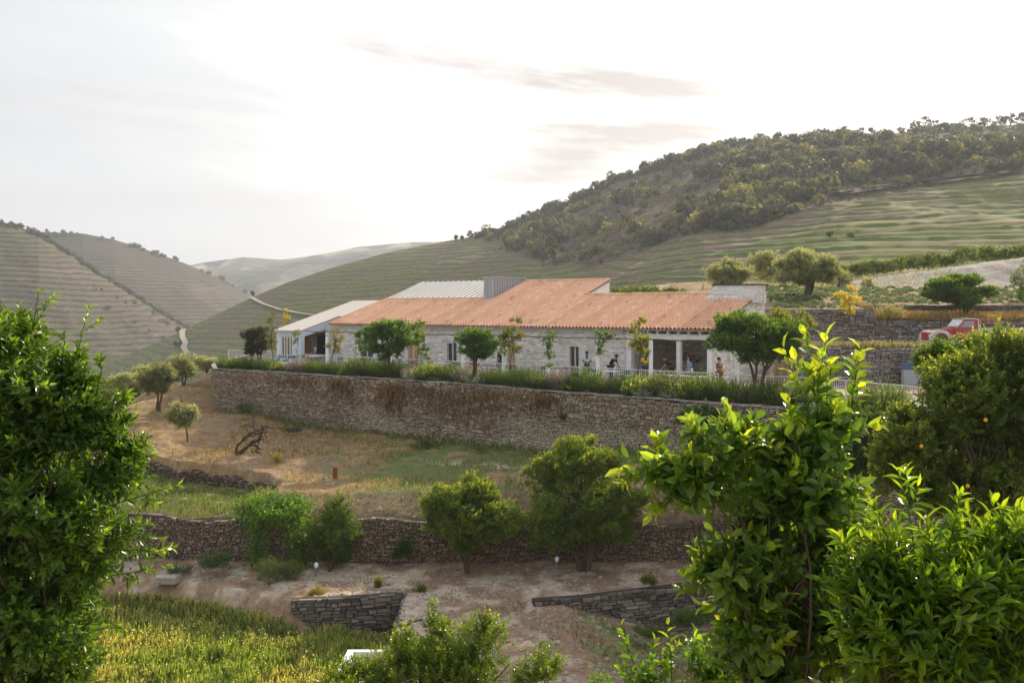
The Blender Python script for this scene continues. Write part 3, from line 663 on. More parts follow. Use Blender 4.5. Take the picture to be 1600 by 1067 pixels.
# chimney
mb = MB()
mb.hexa([W(3.0, 4.45, 4.55), W(-.3, 4.45, 4.55), W(-.3, 6.1, 4.5), W(3.0, 6.1, 4.5), W(2.35, 4.85, 5.56), W(-.3, 4.85, 5.56), W(-.3, 6.1, 5.56), W(2.35, 6.1, 5.56)], (.72, .71, .70))
ch = part(mb, 'chimney', M_white)
q = [W(3.0, 4.44)[:2] - RB[:2], W(-.3, 4.44)[:2] - RB[:2]]
def chface(a, b, seed):
    rg = np.random.RandomState(seed); mb = MB(); z = 0
    while z < 1:
        h = rg.uniform(.09, .15); x = 0
        while x < 1:
            wd = rg.uniform(.08, .22); z1 = min(1, z + h); x1 = min(1, x + wd)
            def pt(u, v, o): lo = a[0] * (1 - u) + a[1] * u; hi = b[0] * (1 - u) + b[1] * u; return lo * (1 - v) + hi * v + o
            nn = np.cross(a[1] - a[0], b[0] - a[0]); nn = nn / np.linalg.norm(nn); o1 = nn * rg.uniform(.01, .045); o0 = -nn * .02; e_ = .008
            mb.hexa([pt(x + e_, z + e_, o0), pt(x1 - e_, z + e_, o0), pt(x1 - e_, z + e_, o1), pt(x + e_, z + e_, o1), pt(x + e_, z1 - e_, o0), pt(x1 - e_, z1 - e_, o0), pt(x1 - e_, z1 - e_, o1), pt(x + e_, z1 - e_, o1)], np.array(wpal[rg.randint(5)]) * rg.uniform(.9, 1.08))
            x = x1
        z = z1
    return mb
m1 = chface((W(3.0, 4.45, 4.55), W(-.3, 4.45, 4.55)), (W(2.35, 4.85, 5.56), W(-.3, 4.85, 5.56)), 3); part(m1, 'stone_facing', M_white, None)
m1 = chface((W(-.3, 4.45, 4.55), W(-.3, 6.1, 4.5)), (W(-.3, 4.85, 5.56), W(-.3, 6.1, 5.56)), 4); part(m1, 'stone_facing', M_white, None)
mb = MB(); sb(mb, -.4, 2.45, 4.75, 6.2, 5.565, 5.64, (.07, .07, .07)); o = part(mb, 'chimney_cap', M_attr)
# portico: posts, beam and the little openings over it
mb = MB(); sb(mb, .05, 5.62, .3, .56, 2.44, 2.76, WHT); part(mb, 'beam', M_white)
mb = MB(); sb(mb, .05, 5.62, .32, .5, 2.97, 3.05, WHT)
for s in np.linspace(.1, 5.5, 9): sb(mb, s, s + .16, .33, .49, 2.76, 2.97, WHT)
part(mb, 'clerestory_frame', M_white)
for a in (2.05, .1): mb = MB(); sb(mb, a, a + .26, .32, .54, 0, 2.44, WHT); part(mb, 'post', M_white)
mb = MB(); sb(mb, 5.35, 5.66, .35, .7, 0, 2.44, WHT); part(mb, 'post', M_white)
# doors
for k, (a, b, z1, kind) in enumerate(open_):
    fr = MB(); fc = (.72, .70, .66)
    sb(fr, a, a + .1, .40, .62, 0, z1 - .01, fc); sb(fr, b - .1, b, .40, .62, 0, z1 - .01, fc); sb(fr, a + .1, b - .1, .40, .62, z1 - .1, z1 - .01, fc)
    sb(fr, (a + b) / 2 - .035, (a + b) / 2 + .035, .50, .58, 0, z1 - .1, fc)
    f = part(fr, 'door', M_white)
    pn = MB(); sb(pn, a + .1, b - .1, .60, .64, 0, z1 - .1, (.55, .30, .12) if kind == 'timber' else (.1, .1, .1))
    part(pn, 'door_panel' if kind == 'timber' else 'glass_pane', M_attr if kind == 'timber' else M_glass)
# annex on the left
ANX = (.66, .72, .78); TA = -1.95; KA = .29; zA = lambda t: 2.52 + KA * (t - TA)
mb = MB()
for a, b, z0 in ((33.0, 34.05, 0), (34.05, 35.45, 2.13), (35.45, 36.0, 0)): sb(mb, a, b, TA + .1, TA + .3, z0 - (.1 if z0 == 0 else 0), 2.50, ANX)
for a, b, z0 in ((TA + .3, -1.55, (0, 0)), (-1.55, 1.05, (2.12, 2.75)), (1.05, 2.2, (0, 0))): sb(mb, 33.0, 33.22, a, b, z0 if z0[0] else -.1, (zA(a) - .06, zA(b) - .06), ANX)
sb(mb, 35.8, 36.0, TA + .3, 6, -.1, (zA(TA) - .05, zA(6) - .08), ANX); sb(mb, 31.9, 33.0, .44, .7, -.1, 3.0, ANX)
sb(mb, 31.6, 36, 5.6, 5.8, 0, 4.5, ANX)
part(mb, 'annex_wall', M_white)
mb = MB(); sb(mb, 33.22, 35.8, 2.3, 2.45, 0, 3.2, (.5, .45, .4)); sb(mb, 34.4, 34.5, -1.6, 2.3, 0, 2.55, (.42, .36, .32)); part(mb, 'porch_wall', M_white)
mb = MB(); n = 28; th = np.linspace(0, 2 * np.pi, n, endpoint=False)
c0 = np.array([W(34.38, -.75 + .95 * math.cos(a), 1.25 + .95 * math.sin(a)) for a in th]); mb.prism(c0, W(34.3, 0) - W(34.38, 0), (.30, .14, .07)); part(mb, 'round_timber_panel', M_attr)
mb = MB(); sb(mb, 34.33, 34.39, .75, 1.8, .1, 2.1, (.12, .17, .14)); part(mb, 'glass_pane', M_glass)
mb = MB(); sb(mb, 32.95, 36.15, TA - .1, 1.7, (zA(TA - .1) - .02, zA(1.7) - .02), (zA(TA - .1) + .05, zA(1.7) + .05), (.88, .77, .68))
sb(mb, 31.55, 36.15, 1.7, 5.9, (zA(1.7) - .02, zA(5.9) - .02), (zA(1.7) + .05, zA(5.9) + .05), (.88, .77, .68))
for s in np.arange(31.8, 36.1, .3):
    t0 = TA - .1 if s > 32.95 else 1.75
    sb(mb, s, s + .035, t0 + .01, 5.88, (zA(t0) + .045, zA(5.88) + .045), (zA(t0) + .075, zA(5.88) + .075), (.72, .62, .55))
part(mb, 'annex_roof', M_zinc)
mb = MB(); sb(mb, 32.9, 36.1, TA - .12, TA - .1, 2.42, 2.56, (.5, .45, .45)); part(mb, 'gutter', M_attr)
fr = MB(); tt = TA + .14
for a in (34.05, 34.38, 34.72, 35.05, 35.37): sb(fr, a, a + .09, tt, tt + .1, 0, 2.13, (.78, .76, .66))
sb(fr, 34.14, 35.37, tt + .01, tt + .09, 2.03, 2.12, (.78, .76, .66)); wd_ = part(fr, 'window', M_white)
mb = MB(); sb(mb, 34.1, 35.42, tt + .12, tt + .15, 0, 2.13, (.1, .1, .1)); part(mb, 'glass_pane', M_glass)
mb = MB()
for a in (34.16, 34.8): sb(mb, a, a + .18, tt + .10, tt + .115, .05, 2.05, (.62, .6, .5))
part(mb, 'curtain', M_cloth)
# dark house number on the annex front
fc = bpy.data.curves.new('house_number', 'FONT'); fc.body = '24'; fc.size = .42; fc.extrude = .015; fc.align_x = 'CENTER'
ft = bpy.data.objects.new('number_curve', fc); COL.objects.link(ft); fo = bpy.data.objects.new('house_number', bpy.data.meshes.new_from_object(ft.evaluated_get(bpy.context.evaluated_depsgraph_get()))); bpy.data.objects.remove(ft); link(fo, bld); pz = W(33.55, TA + .07, 1.72); fo.location = [float(v) for v in (pz - RB)]; fo.rotation_euler = (R(90), 0, math.atan2(-AX[1], -AX[0]))
fo.data.materials.clear(); fo.data.materials.append(plain('black_paint', (.02, .02, .02), .5))
# lamps, shelf and wall pieces inside the portico
for nm, px, py, lb in (('pendant_lamp', 1034, 541, 'white shallow pendant lamp hanging in the left bay of the portico'), ('pendant_lamp', 1074, 540, 'small white pendant lamp hanging in the right bay of the portico')):
    t = 2.2; s = s_at(px, t); z = z_at(px, py, t); r = .24 if px < 1050 else .11; c = W(s, t, z)
    e_ = empty(nm, c, label=lb, cat='lamp')
    mb = MB(); mb.lathe((0, 0, 0), [(.01, .09), (r * .4, .07), (r, -.02), (r * .96, -.03), (.01, .03)], 16, (.85, .84, .8)); mb.build('lamp_shade', M_attr, e_)
    mb = MB(); mb.tube([(0, 0, .08), (0, 0, 1.0)], .008, 5, (.1, .1, .1)); mb.build('cord', M_attr, e_)
t = 4.55; s = s_at(1038, t)
mb = MB(); z = z_at(1038, 557, t); sb(mb, s - .55, s + .55, t - .3, t, z - .06, z, (.75, .55, .33)); sb(mb, s - .4, s + .4, t - .25, t, z - .16, z - .06, (.6, .42, .25)); mb.build('wall_shelf', M_attr, off=W(s, t, z), label='pale wooden shelf on the portico back wall', cat='shelf')
for i, (px, py, r, c, lb) in enumerate(((1081, 558, .17, (.42, .12, .10), 'large round red plate on the portico wall'), (1071, 552, .07, (.06, .06, .07), 'small black plate, topmost on the portico wall'), (1089, 564, .1, (.04, .04, .05), 'black square-looking plate on the portico wall'),
                                     (1094, 560, .06, (.08, .07, .07), 'small dark plate furthest right on the portico wall'), (1083, 566, .07, (.4, .15, .12), 'small red plate below the large red one'), (1066, 560, .12, (.40, .14, .12), 'red plate beside the portico post'))):
    s = s_at(px, 4.5); z = z_at(px, py, 4.5); c0 = W(s, 4.5, z); mb = MB()
    cc = np.array([W(s + r * math.cos(a), 4.56, z + r * math.sin(a)) for a in np.linspace(0, 2 * np.pi, 18, endpoint=False)]); mb.prism(cc, W(0, -.05) - W(0, 0), c)
    cc = np.array([W(s + r * .6 * math.cos(a), 4.508, z + r * .6 * math.sin(a)) for a in np.linspace(0, 2 * np.pi, 18, endpoint=False)]); mb.prism(cc, W(0, -.012) - W(0, 0), np.array(c) * 1.4)
    mb.build('wall_plate', M_attr, off=c0, label=lb, cat='plate', group='plates on the portico wall')
# terrace paving
mb = MB(); pv = [W(-16, -6.2), W(-1, -4.9), W(29, -4.9), W(38, -4.9), W(38, 1), W(31, .8), W(31, 10), W(-1, 8), W(-4, 3), W(-16, 3)]
a = [W(-16, -6.6, -.012), W(-3, -4.85, -.012), W(38.5, -4.85, -.012), W(38.5, 4.6, -.012), W(-3, 4.6, -.012), W(-9, 1.0, -.012)]
mb.add(a, [[0, 1, 4], [0, 4, 5]], (.42, .38, .34)); mb.add(a, [[1, 2, 3, 4]], (.42, .38, .34)); mb.build('terrace_paving', M_ground, kind='structure')

# ---------------------------------------------------------------- pergola, railings
pg = empty('pergola', W(10, -4.6), label='long thin pergola of white posts and a dark rail in front of the restaurant', cat='pergola'); PGO = W(10, -4.6)
ppx = [511, 560, 612, 664, 723, 787, 858, 934, 1017, 1108, 1151]; ps = [float(s_at(x, -4.6)) for x in ppx]
for s in ps: mb = MB(); sb(mb, s - .075, s + .075, -4.675, -4.525, 0, 2.56, (.94, .95, .96)); mb.build('post', M_attr, pg, off=PGO)
mb = MB(); s_ = np.linspace(ps[-2] - .6, ps[0] + 2.3, 60); mb.tube([W(s, -4.6, 2.60 + .03 * math.sin(s * 2.9)) for s in s_], .035, 6, (.16, .11, .09)); mb.build('rail', M_attr, pg, off=PGO)
for t in (-4.25, -3.9): mb = MB(); mb.tube([W(s, t, 2.60 - .02 * math.cos(s * 1.9)) for s in s_], .015, 5, (.2, .15, .12)); mb.build('wire', M_attr, pg, off=PGO)
for s in ps[:-1]: mb = MB(); mb.tube([W(s, -4.6, 2.58), W(s, .3, 2.75)], .014, 5, (.3, .27, .25)); mb.build('cross_bar', M_attr, pg, off=PGO)
def railing(path, label, h=1.0, name='railing', grp=None):
    c = np.array([path[0][0], path[0][1], 0]); r = empty(name, c, label=label, cat='railing')
    path = np.array(path, float); seg = np.linalg.norm(np.diff(path, axis=0), axis=1); S = np.concatenate([[0], np.cumsum(seg)])
    def at(s): return np.array([np.interp(s, S, path[:, 0]), np.interp(s, S, path[:, 1]), 0.0])
    ss = np.linspace(0, S[-1], max(2, int(S[-1] / 1.5)))
    col = (.70, .70, .70)
    mb = MB(); mb.tube([at(s) + [0, 0, h] for s in ss], .028, 6, col); mb.build('top_rail', M_attr, r, off=c)
    mb = MB(); mb.tube([at(s) + [0, 0, .12] for s in ss], .015, 5, col); mb.build('bottom_rail', M_attr, r, off=c)
    n = int(S[-1] / 2.4) + 1
    for s in np.linspace(0, S[-1], n + 1): mb = MB(); mb.tube([at(s), at(s) + [0, 0, h]], .024, 6, col); mb.build('post', M_attr, r, off=c)
    e_ = np.linspace(0, S[-1], n + 1)
    for a, b in zip(e_[:-1], e_[1:]):
        mb = MB()
        for s in np.arange(a + .13, b, .13): mb.tube([at(s) + [0, 0, .12], at(s) + [0, 0, h]], .011, 4, col, cap=False)
        mb.build('baluster_panel', M_attr, r, off=c)
    return r
railing([W(29.2, -4.45)[:2], W(-2.9, -4.45)[:2]], 'long white metal railing in front of the restaurant tables')
railing([W(-3.3, -4.6)[:2], PZ(1280, 591, 1.0)[:2], PZ(1450, 606, 1.0)[:2], PZ(1520, 611, 1.0)[:2]], 'white metal railing on the right in front of the wall with the blue panel')
railing([PZ(357, 547, 1.0)[:2], PZ(400, 548, 1.0)[:2], PZ(425, 549.5, 1)[:2]], 'short white railing at the far left corner of the terrace')

# ---------------------------------------------------------------- tables and chairs
def table(loc, rz, size, col, label, name='dining_table', cloth=False):
    c = np.array(loc); r = empty(name, c, rz, label=label, cat='table', group='tables on the terrace'); w_, d_ = size
    mb = MB(); mb.box((0, 0, .735), (w_, d_, .035), col=col); mb.build('tabletop', M_attr, r)
    for a in (-1, 1):
        for b in (-1, 1): mb = MB(); mb.tube([(a * (w_ / 2 - .06), b * (d_ / 2 - .06), 0), (a * (w_ / 2 - .08), b * (d_ / 2 - .08), .72)], [.018, .025], 6, (.12, .10, .09)); mb.build('leg', M_attr, r)
    return r
def chair_proto(col, back):
    r = empty('terrace_chair', cat='chair', group='chairs on the terrace')
    mb = MB(); mb.box((0, 0, .45), (.46, .44, .04), col=col); mb.build('seat', M_attr, r)
    mb = MB(); mb.box((0, .21, .70), (.44, .03, .22), col=back)
    mb.tube([(-.2, .2, .45), (-.2, .24, .86)], .015, 5, col); mb.tube([(.2, .2, .45), (.2, .24, .86)], .015, 5, col); mb.build('backrest', M_attr, r)
    for a in (-1, 1):
        for b in (-1, 1): mb = MB(); mb.tube([(a * .2, b * .19, .44), (a * .22, b * .22, 0)], .014, 5, col); mb.build('leg', M_attr, r)
    return r
RZ = math.atan2(-AX[1], -AX[0])
tcol = [(.85, .84, .82), (.45, .30, .18), (.12, .11, .11)]
tabs = [(491, 2.2, 0), (548, 1.4, 1), (582, 1.8, 2), (625, 1.4, 1), (645, 2.4, 1), (690, 1.6, 0), (722, 2.6, 2), (765, 1.4, 2), (822, 1.7, 1), (872, 1.9, 2), (955, 1.7, 0), (1058, .9, 0), (1092, .9, 0), (1008, 1.9, 2)]
where = ['inside the annex porch opening', 'left of the second pergola post', 'between second pergola post and big citrus', 'right behind the citrus trunk', 'in front of the orange door', 'by the grey glass door', 'behind the small V-shaped citrus', 'left of the sixth pergola post', 'below the basket by the plain wall', 'in front of the narrow glass door', 'where the man in black leans', 'white covered, left of the portico centre post', 'white covered, right of the portico centre post', 'dark, behind the person in yellow']
protoA = chair_proto((.10, .09, .09), (.12, .11, .11)); protoB = chair_proto((.35, .2, .1), (.48, .26, .12)); protoC = chair_proto((.06, .10, .16), (.07, .13, .22))
used = set(); rr = random.Random(4)
for (px, dt, ci), wh in zip(tabs, where):
    t = -4.45 + dt; s = float(s_at(px, t)); p = W(s, t)
    table(p, RZ, (1.4 if px > 1050 else 1.1, .75), tcol[ci], ('white' if ci == 0 else 'wooden' if ci == 1 else 'dark') + ' terrace table ' + wh)
    for k, (ds, dtt, rot) in enumerate(((.95, 0, R(90)), (-.95, .05, R(-90)), (.1, .75, 0))):
        pr = protoA if (k + ci) % 3 else protoB
        if 940 < px < 1030: pr = protoC
        first = id(pr) not in used; used.add(id(pr)); c = pr if first else copy_tree(pr)
        q = W(s + ds + rr.uniform(-.08, .08), t + dtt + rr.uniform(-.06, .06)); c.location = [float(v) for v in q]; c.rotation_euler = (0, 0, RZ + rot + rr.uniform(-.3, .3))
        nm = {id(protoA): 'black', id(protoB): 'wooden', id(protoC): 'dark blue'}[id(pr)]
        c['label'] = nm + ' chair ' + ('at the left end of' if k == 0 else 'at the right end of' if k == 1 else 'on the wall side of') + ' the table ' + wh.replace('white covered, ', '').replace('dark, ', '')
# baskets, lounge seats, white cloths
def basket(px, py, t, lb, col=(.55, .33, .13), r=.28):
    s = float(s_at(px, t)); z = z_at(px, py, t); p = W(s, t, z); mb = MB(); mb.lathe((0, 0, 0), [(.01, -.15), (r * .8, -.15), (r, .12), (r * 1.05, .15), (r * .93, .15), (r * .75, -.1), (.01, -.1)], 16, col)
    for k in range(14): a = k * .9; mb.tube([(r * .99 * math.cos(a + q * .3), r * .99 * math.sin(a + q * .3), -.13 + q * .06) for q in range(5)], .012, 4, np.array(col) * .6)
    mb.build('wicker_basket', M_attr, off=p, label=lb, cat='basket')
basket(536, 555, -2.4, 'tan wicker basket on the table left of the second pergola post'); basket(823, 569.5, -2.3, 'wicker basket on the table against the plain stone wall'); basket(1097, 575, 1.5, 'large brown wicker basket inside the portico', (.4, .2, .1), .42)
def sofa(px, t, wd, lb, cushion):
    s = float(s_at(px, t)); p = W(s, t); r = empty('lounge_seat', p, RZ, label=lb, cat='seat'); c = (.78, .79, .8)
    mb = MB(); mb.box((0, 0, .22), (wd, .75, .16), col=c); mb.box((0, .33, .52), (wd, .1, .5), col=c); mb.build('frame', M_attr, r)
    for a in (-1, 1): mb = MB(); mb.box((a * (wd / 2 - .04), 0, .42), (.08, .72, .25), col=c); mb.build('armrest', M_attr, r)
    for a in (-1, 1):
        for b in (-1, 1): mb = MB(); mb.box((a * (wd / 2 - .06), b * .3, .07), (.07, .07, .14), col=c); mb.build('leg', M_attr, r)
    mb = MB(); mb.box((0, -.02, .36), (wd - .18, .62, .12), col=cushion); mb.box((0, .25, .58), (wd - .2, .12, .34), col=cushion); mb.build('cushion', M_cloth, r)
sofa(451, -3.0, 1.1, 'white armchair with grey cushion in front of the annex window', (.2, .24, .3)); sofa(437, -3.1, 1.2, 'low white lounge seat at the left of the annex window', (.3, .33, .36))

# ---------------------------------------------------------------- people
def skin_mesh(name, pts, edges, rad, root=0, sub=1):
    me = bpy.data.meshes.new(name); me.from_pydata([tuple(map(float, p)) for p in pts], edges, []); o = bpy.data.objects.new(name, me); COL.objects.link(o)
    o.modifiers.new('skin', 'SKIN'); sd = me.skin_vertices[0].data
    for i, r in enumerate(rad):
        rr_ = (r, r) if isinstance(r, (int, float)) else r
        sd[i].radius = rr_; sd[i].use_root = (i == root)
    m = o.modifiers.new('sub', 'SUBSURF'); m.levels = sub; m.render_levels = sub
    dg = bpy.context.evaluated_depsgraph_get(); dg.update(); me2 = bpy.data.meshes.new_from_object(o.evaluated_get(dg)); me2.name = name
    bpy.data.objects.remove(o); bpy.data.meshes.remove(me)
    me2.polygons.foreach_set('use_smooth', [True] * len(me2.polygons)); return me2
def colour(me, m, c):
    me.materials.clear(); me.materials.append(m)
    a = me.color_attributes.get('col') or me.color_attributes.new('col', 'FLOAT_COLOR', 'POINT'); a.data.foreach_set('color', list(c + (1.0,)) * len(me.vertices))
BASE = dict(pel=(0, 0, .96), bel=(0, 0, 1.10), che=(0, 0, 1.30), nek=(0, 0, 1.47), hea=(0, -.01, 1.56), top=(0, 0, 1.70),
            sL=(.17, 0, 1.41), eL=(.24, .03, 1.13), wL=(.25, -.05, .90), sR=(-.17, 0, 1.41), eR=(-.24, .03, 1.13), wR=(-.25, -.05, .90),
            hL=(.09, 0, .93), kL=(.11, -.02, .50), aL=(.11, .03, .09), tL=(.12, -.13, .03), hR=(-.09, 0, .93), kR=(-.11, -.02, .50), aR=(-.11, .03, .09), tR=(-.12, -.13, .03))
def person(px, py_feet, t, rz, label, top_c, leg_c, hair_c=(.03, .02, .015), skin=(.45, .27, .18), pose=None, long_hair=False, short_legs=False, base_z=0.0, scale=1.0):
    s = float(s_at(px, t)); p = W(s, t, base_z); r = empty('person', p, rz, label=label, cat='person'); r.scale = (scale,) * 3
    J = dict(BASE); J.update(pose or {}); J = {k: np.array(v, float) for k, v in J.items()}
    names = ['pel', 'bel', 'che', 'nek', 'hea', 'top', 'sL', 'eL', 'wL', 'sR', 'eR', 'wR', 'hL', 'kL', 'aL', 'tL', 'hR', 'kR', 'aR', 'tR']
    rad = dict(pel=(.14, .10), bel=(.125, .09), che=(.15, .10), nek=.055, hea=.085, top=.075, sL=.06, eL=.042, wL=.03, sR=.06, eR=.042, wR=.03, hL=.085, kL=.055, aL=.038, tL=.035, hR=.085, kR=.055, aR=.038, tR=.035)
    pts = [J[n] for n in names]; rd = [rad[n] for n in names]; ix = {n: i for i, n in enumerate(names)}
    ed = [(ix[a], ix[b]) for a, b in (('pel', 'bel'), ('bel', 'che'), ('che', 'nek'), ('nek', 'hea'), ('hea', 'top'), ('che', 'sL'), ('sL', 'eL'), ('eL', 'wL'), ('che', 'sR'), ('sR', 'eR'), ('eR', 'wR'), ('pel', 'hL'), ('hL', 'kL'), ('kL', 'aL'), ('aL', 'tL'), ('pel', 'hR'), ('hR', 'kR'), ('kR', 'aR'), ('aR', 'tR'))]
    fwd = unit(np.cross(J['top'] - J['nek'], J['sL'] - J['sR'])); fwd = fwd if fwd[1] < 0 or abs(fwd[1]) < .1 else -fwd
    nose = len(pts); pts.append(J['hea'] + fwd * .115 + [0, 0, .03]); rd.append(.014); ed.append((ix['hea'], nose))
    for sd_ in 'LR':                                # palm, four unequal fingers and a thumb from the side of the palm
        wv = J['w' + sd_]; d = unit(wv - J['e' + sd_]); sgn = 1 if sd_ == 'L' else -1; lat = unit(np.cross(d, [sgn * 1.0, 0, .2])); curl = unit(np.cross(lat, d)) * -sgn
        pm = len(pts); pts.append(wv + d * .07); rd.append((.032, .018)); ed.append((ix['w' + sd_], pm))
        for k, ln in enumerate((.065, .075, .07, .055)):
            o_ = lat * (k - 1.5) * .021; a = len(pts); pts += [wv + d * (.09 + ln * .5) + o_, wv + d * (.09 + ln * .85) + o_ + curl * .03]; rd += [.009, .008]; ed += [(pm, a), (a, a + 1)]
        a = len(pts); pts += [wv + d * .05 - lat * .045, wv + d * .085 - lat * .06 + curl * .015]; rd += [.011, .009]; ed += [(pm, a), (a, a + 1)]
    me = skin_mesh('body', pts, ed, rd); colour(me, M_skin, skin); link(bpy.data.objects.new('body', me), r)
    def cloth(nm, ns, es, rs, c):
        q = [J[n] if isinstance(n, str) else np.array(n) for n in ns]; me = skin_mesh(nm, q, es, rs); colour(me, M_cloth, c); link(bpy.data.objects.new(nm, me), r)
    mid = lambda a, b, f=.5: J[a] * (1 - f) + J[b] * f
    cloth('shirt', [J['pel'] + [0, 0, .02], 'bel', 'che', mid('che', 'nek', .7), 'sL', mid('sL', 'eL', .75), 'sR', mid('sR', 'eR', .75)], [(0, 1), (1, 2), (2, 3), (2, 4), (4, 5), (2, 6), (6, 7)], [(.165, .125), (.155, .115), (.172, .122), .07, .078, .062, .078, .062], top_c)
    kf = .35 if short_legs else .96
    cloth('trousers', ['pel', 'hL', mid('hL', 'kL', kf if short_legs else 1)] + ([] if short_legs else [mid('kL', 'aL', .93)]) + ['hR', mid('hR', 'kR', kf if short_legs else 1)] + ([] if short_legs else [mid('kR', 'aR', .93)]),
          [(0, 1), (1, 2), (0, 3), (3, 4)] if short_legs else [(0, 1), (1, 2), (2, 3), (0, 4), (4, 5), (5, 6)], [(.155, .12), .1, .085, .1, .085] if short_legs else [(.155, .12), .1, .07, .055, .1, .07, .055], leg_c)
    hc = J['hea'] * .35 + J['top'] * .65 - fwd * .03
    mb = MB(); mb.sphere(hc + [0, 0, .012], (.098, .104, .092), 14, 9, hair_c)
    if long_hair: mb.sphere(J['nek'] - fwd * .07 + [0, 0, .0], (.10, .06, .17), 12, 8, hair_c)
    mb.build('hair', M_cloth, r, smooth=True)
    lat = unit(J['sL'] - J['sR'])
    for sgn in (-1, 1): mb = MB(); mb.sphere(J['hea'] + fwd * .088 + lat * sgn * .032 + [0, 0, .05], .011, 8, 6, (.03, .02, .02)); mb.build('eye', M_attr, r)
    for sgn in (-1, 1): mb = MB(); mb.sphere(J['aL' if sgn > 0 else 'aR'] + [0, -.06, -.045], (.05, .13, .045), 10, 6, (.05, .045, .04)); mb.build('shoe', M_attr, r)
    return r
lean = dict(bel=(0, -.05, 1.12), che=(0, -.2, 1.27), nek=(0, -.32, 1.38), hea=(0, -.38, 1.44), top=(0, -.42, 1.56), sL=(.17, -.24, 1.33), eL=(.2, -.34, 1.08), wL=(.12, -.5, .92), sR=(-.17, -.24, 1.33), eR=(-.2, -.34, 1.08), wR=(-.12, -.5, .92))
tray = dict(eL=(.23, .02, 1.14), wL=(.08, -.24, 1.12), eR=(-.23, .02, 1.14), wR=(-.08, -.24, 1.12))
sit = dict(pel=(0, 0, .55), bel=(0, -.02, .70), che=(0, -.05, .88), nek=(0, -.07, 1.05), hea=(0, -.09, 1.14), top=(0, -.08, 1.28), sL=(.17, -.05, .99), eL=(.22, -.12, .74), wL=(.1, -.36, .78), sR=(-.17, -.05, .99), eR=(-.22, -.12, .74), wR=(-.1, -.36, .78),
           hL=(.09, -.02, .52), kL=(.12, -.42, .5), aL=(.12, -.42, .09), tL=(.12, -.56, .03), hR=(-.09, -.02, .52), kR=(-.12, -.42, .5), aR=(-.12, -.42, .09), tR=(-.12, -.56, .03))
person(917, 0, -1.9, RZ + R(40), 'waiter in a pale shirt and dark trousers beside the narrow glass door', (.62, .64, .68), (.05, .045, .04), skin=(.16, .09, .06), pose=tray)
person(954, 0, -1.9, RZ + R(95), 'man in black bending right over a table near the portico corner', (.02, .02, .025), (.03, .03, .035), skin=(.32, .2, .14), pose=lean)
person(1008, 0, -1.2, RZ + R(60), 'person in a bright yellow shirt standing left of the portico', (.75, .55, .03), (.05, .09, .2), skin=(.12, .07, .05), pose=tray)
person(1049, 0, -1.3, RZ - R(60), 'person in a dark top leaning over the white table in the left portico bay', (.05, .025, .03), (.04, .04, .05), skin=(.42, .24, .17), hair_c=(.10, .04, .03), pose=lean)
person(1077, 0, -2.0, RZ - R(80), 'woman with black hair, light blue shirt and white shorts at the white table', (.22, .33, .55), (.75, .76, .8), skin=(.4, .24, .17), long_hair=True, short_legs=True, pose=dict(eR=(-.22, -.1, 1.16), wR=(-.14, -.32, 1.1)))
person(1124, 0, -3.2, RZ + R(80), 'person in a brown top holding a plate between portico and big citrus', (.20, .11, .07), (.14, .08, .05), skin=(.42, .25, .17), pose=tray)
person(783, 0, -1.7, RZ + R(20), 'person in black standing behind the pergola post near the orange door', (.03, .03, .035), (.04, .05, .08), skin=(.35, .22, .16))
person(494, 0, -1.4, RZ, 'person with light hair seated at the white table in the annex porch', (.04, .02, .03), (.05, .05, .06), hair_c=(.5, .42, .36), skin=(.5, .33, .26), pose=sit)

# ---------------------------------------------------------------- red pickup truck
TK = P(1438, 519, 59.0); TK[2] = 1.82; TK[0] += .6
def tx(px): return (px - 1438) / F * 59.0
trk = empty('pickup_truck', TK, label='old red pickup truck with cream front wing parked above the stone wall', cat='truck'); trk.scale = (1.06, 1.03, 1.03)
RED = (.46, .045, .055); CREAM = (.66, .62, .54)
def prof(mb, pts, y0, y1, col, bev=0):               # side profile (x, z) pushed across the truck's width, y0 is the near side
    n = len(pts); v = [(x, y0, z) for x, z in pts] + [(x, y1, z) for x, z in pts]
    mb.add(v, [[i, (i + 1) % n, (i + 1) % n + n, i + n] for i in range(n)], col)
    c0 = np.mean(pts, 0); a = mb.n; mb.add(v[:n] + [(c0[0], y0, c0[1])], [[i, (i + 1) % n, n] for i in range(n)], col); mb.add(v[n:] + [(c0[0], y1, c0[1])], [[(i + 1) % n, i, n] for i in range(n)], col)
mb = MB(); prof(mb, [(.05, .5), (.05, .92), (.35, 1.02), (.75, 1.10), (1.45, 1.18), (1.45, .45), (.2, .45)], .25, 1.45, RED); mb.build('hood', M_gloss, trk)
for y0, y1 in ((-.02, .27), (1.43, 1.72)):
    mb = MB(); arc = [(.62 + .42 * math.cos(a), .45 + .42 * math.sin(a)) for a in np.linspace(0, np.pi, 12)]
    n = len(arc); outer = [(1.12, .55), (1.08, .85), (.95, .98), (.75, 1.06), (.55, 1.08), (.35, 1.05), (.2, .98), (.08, .85), (.02, .7), (0, .6), (0, .5), (.02, .42)]
    v = [(x, y0, z) for x, z in arc] + [(x, y0, z) for x, z in outer] + [(x, y1, z) for x, z in arc] + [(x, y1, z) for x, z in outer]
    for i in range(n - 1): mb.add([v[i], v[i + 1], v[n + i + 1], v[n + i], v[2 * n + i], v[2 * n + i + 1], v[3 * n + i + 1], v[3 * n + i]], [[0, 1, 2, 3], [3, 2, 6, 7], [0, 4, 5, 1], [7, 6, 5, 4]], CREAM)
    mb.build('wing', M_gloss, trk, smooth=True)
mb = MB(); prof(mb, [(1.45, .45), (1.45, 1.17), (1.62, 1.24), (1.95, 1.66), (2.62, 1.69), (2.66, 1.6), (2.66, .45)], .05, 1.65, RED); cb = mb.build('cab', M_gloss, trk)
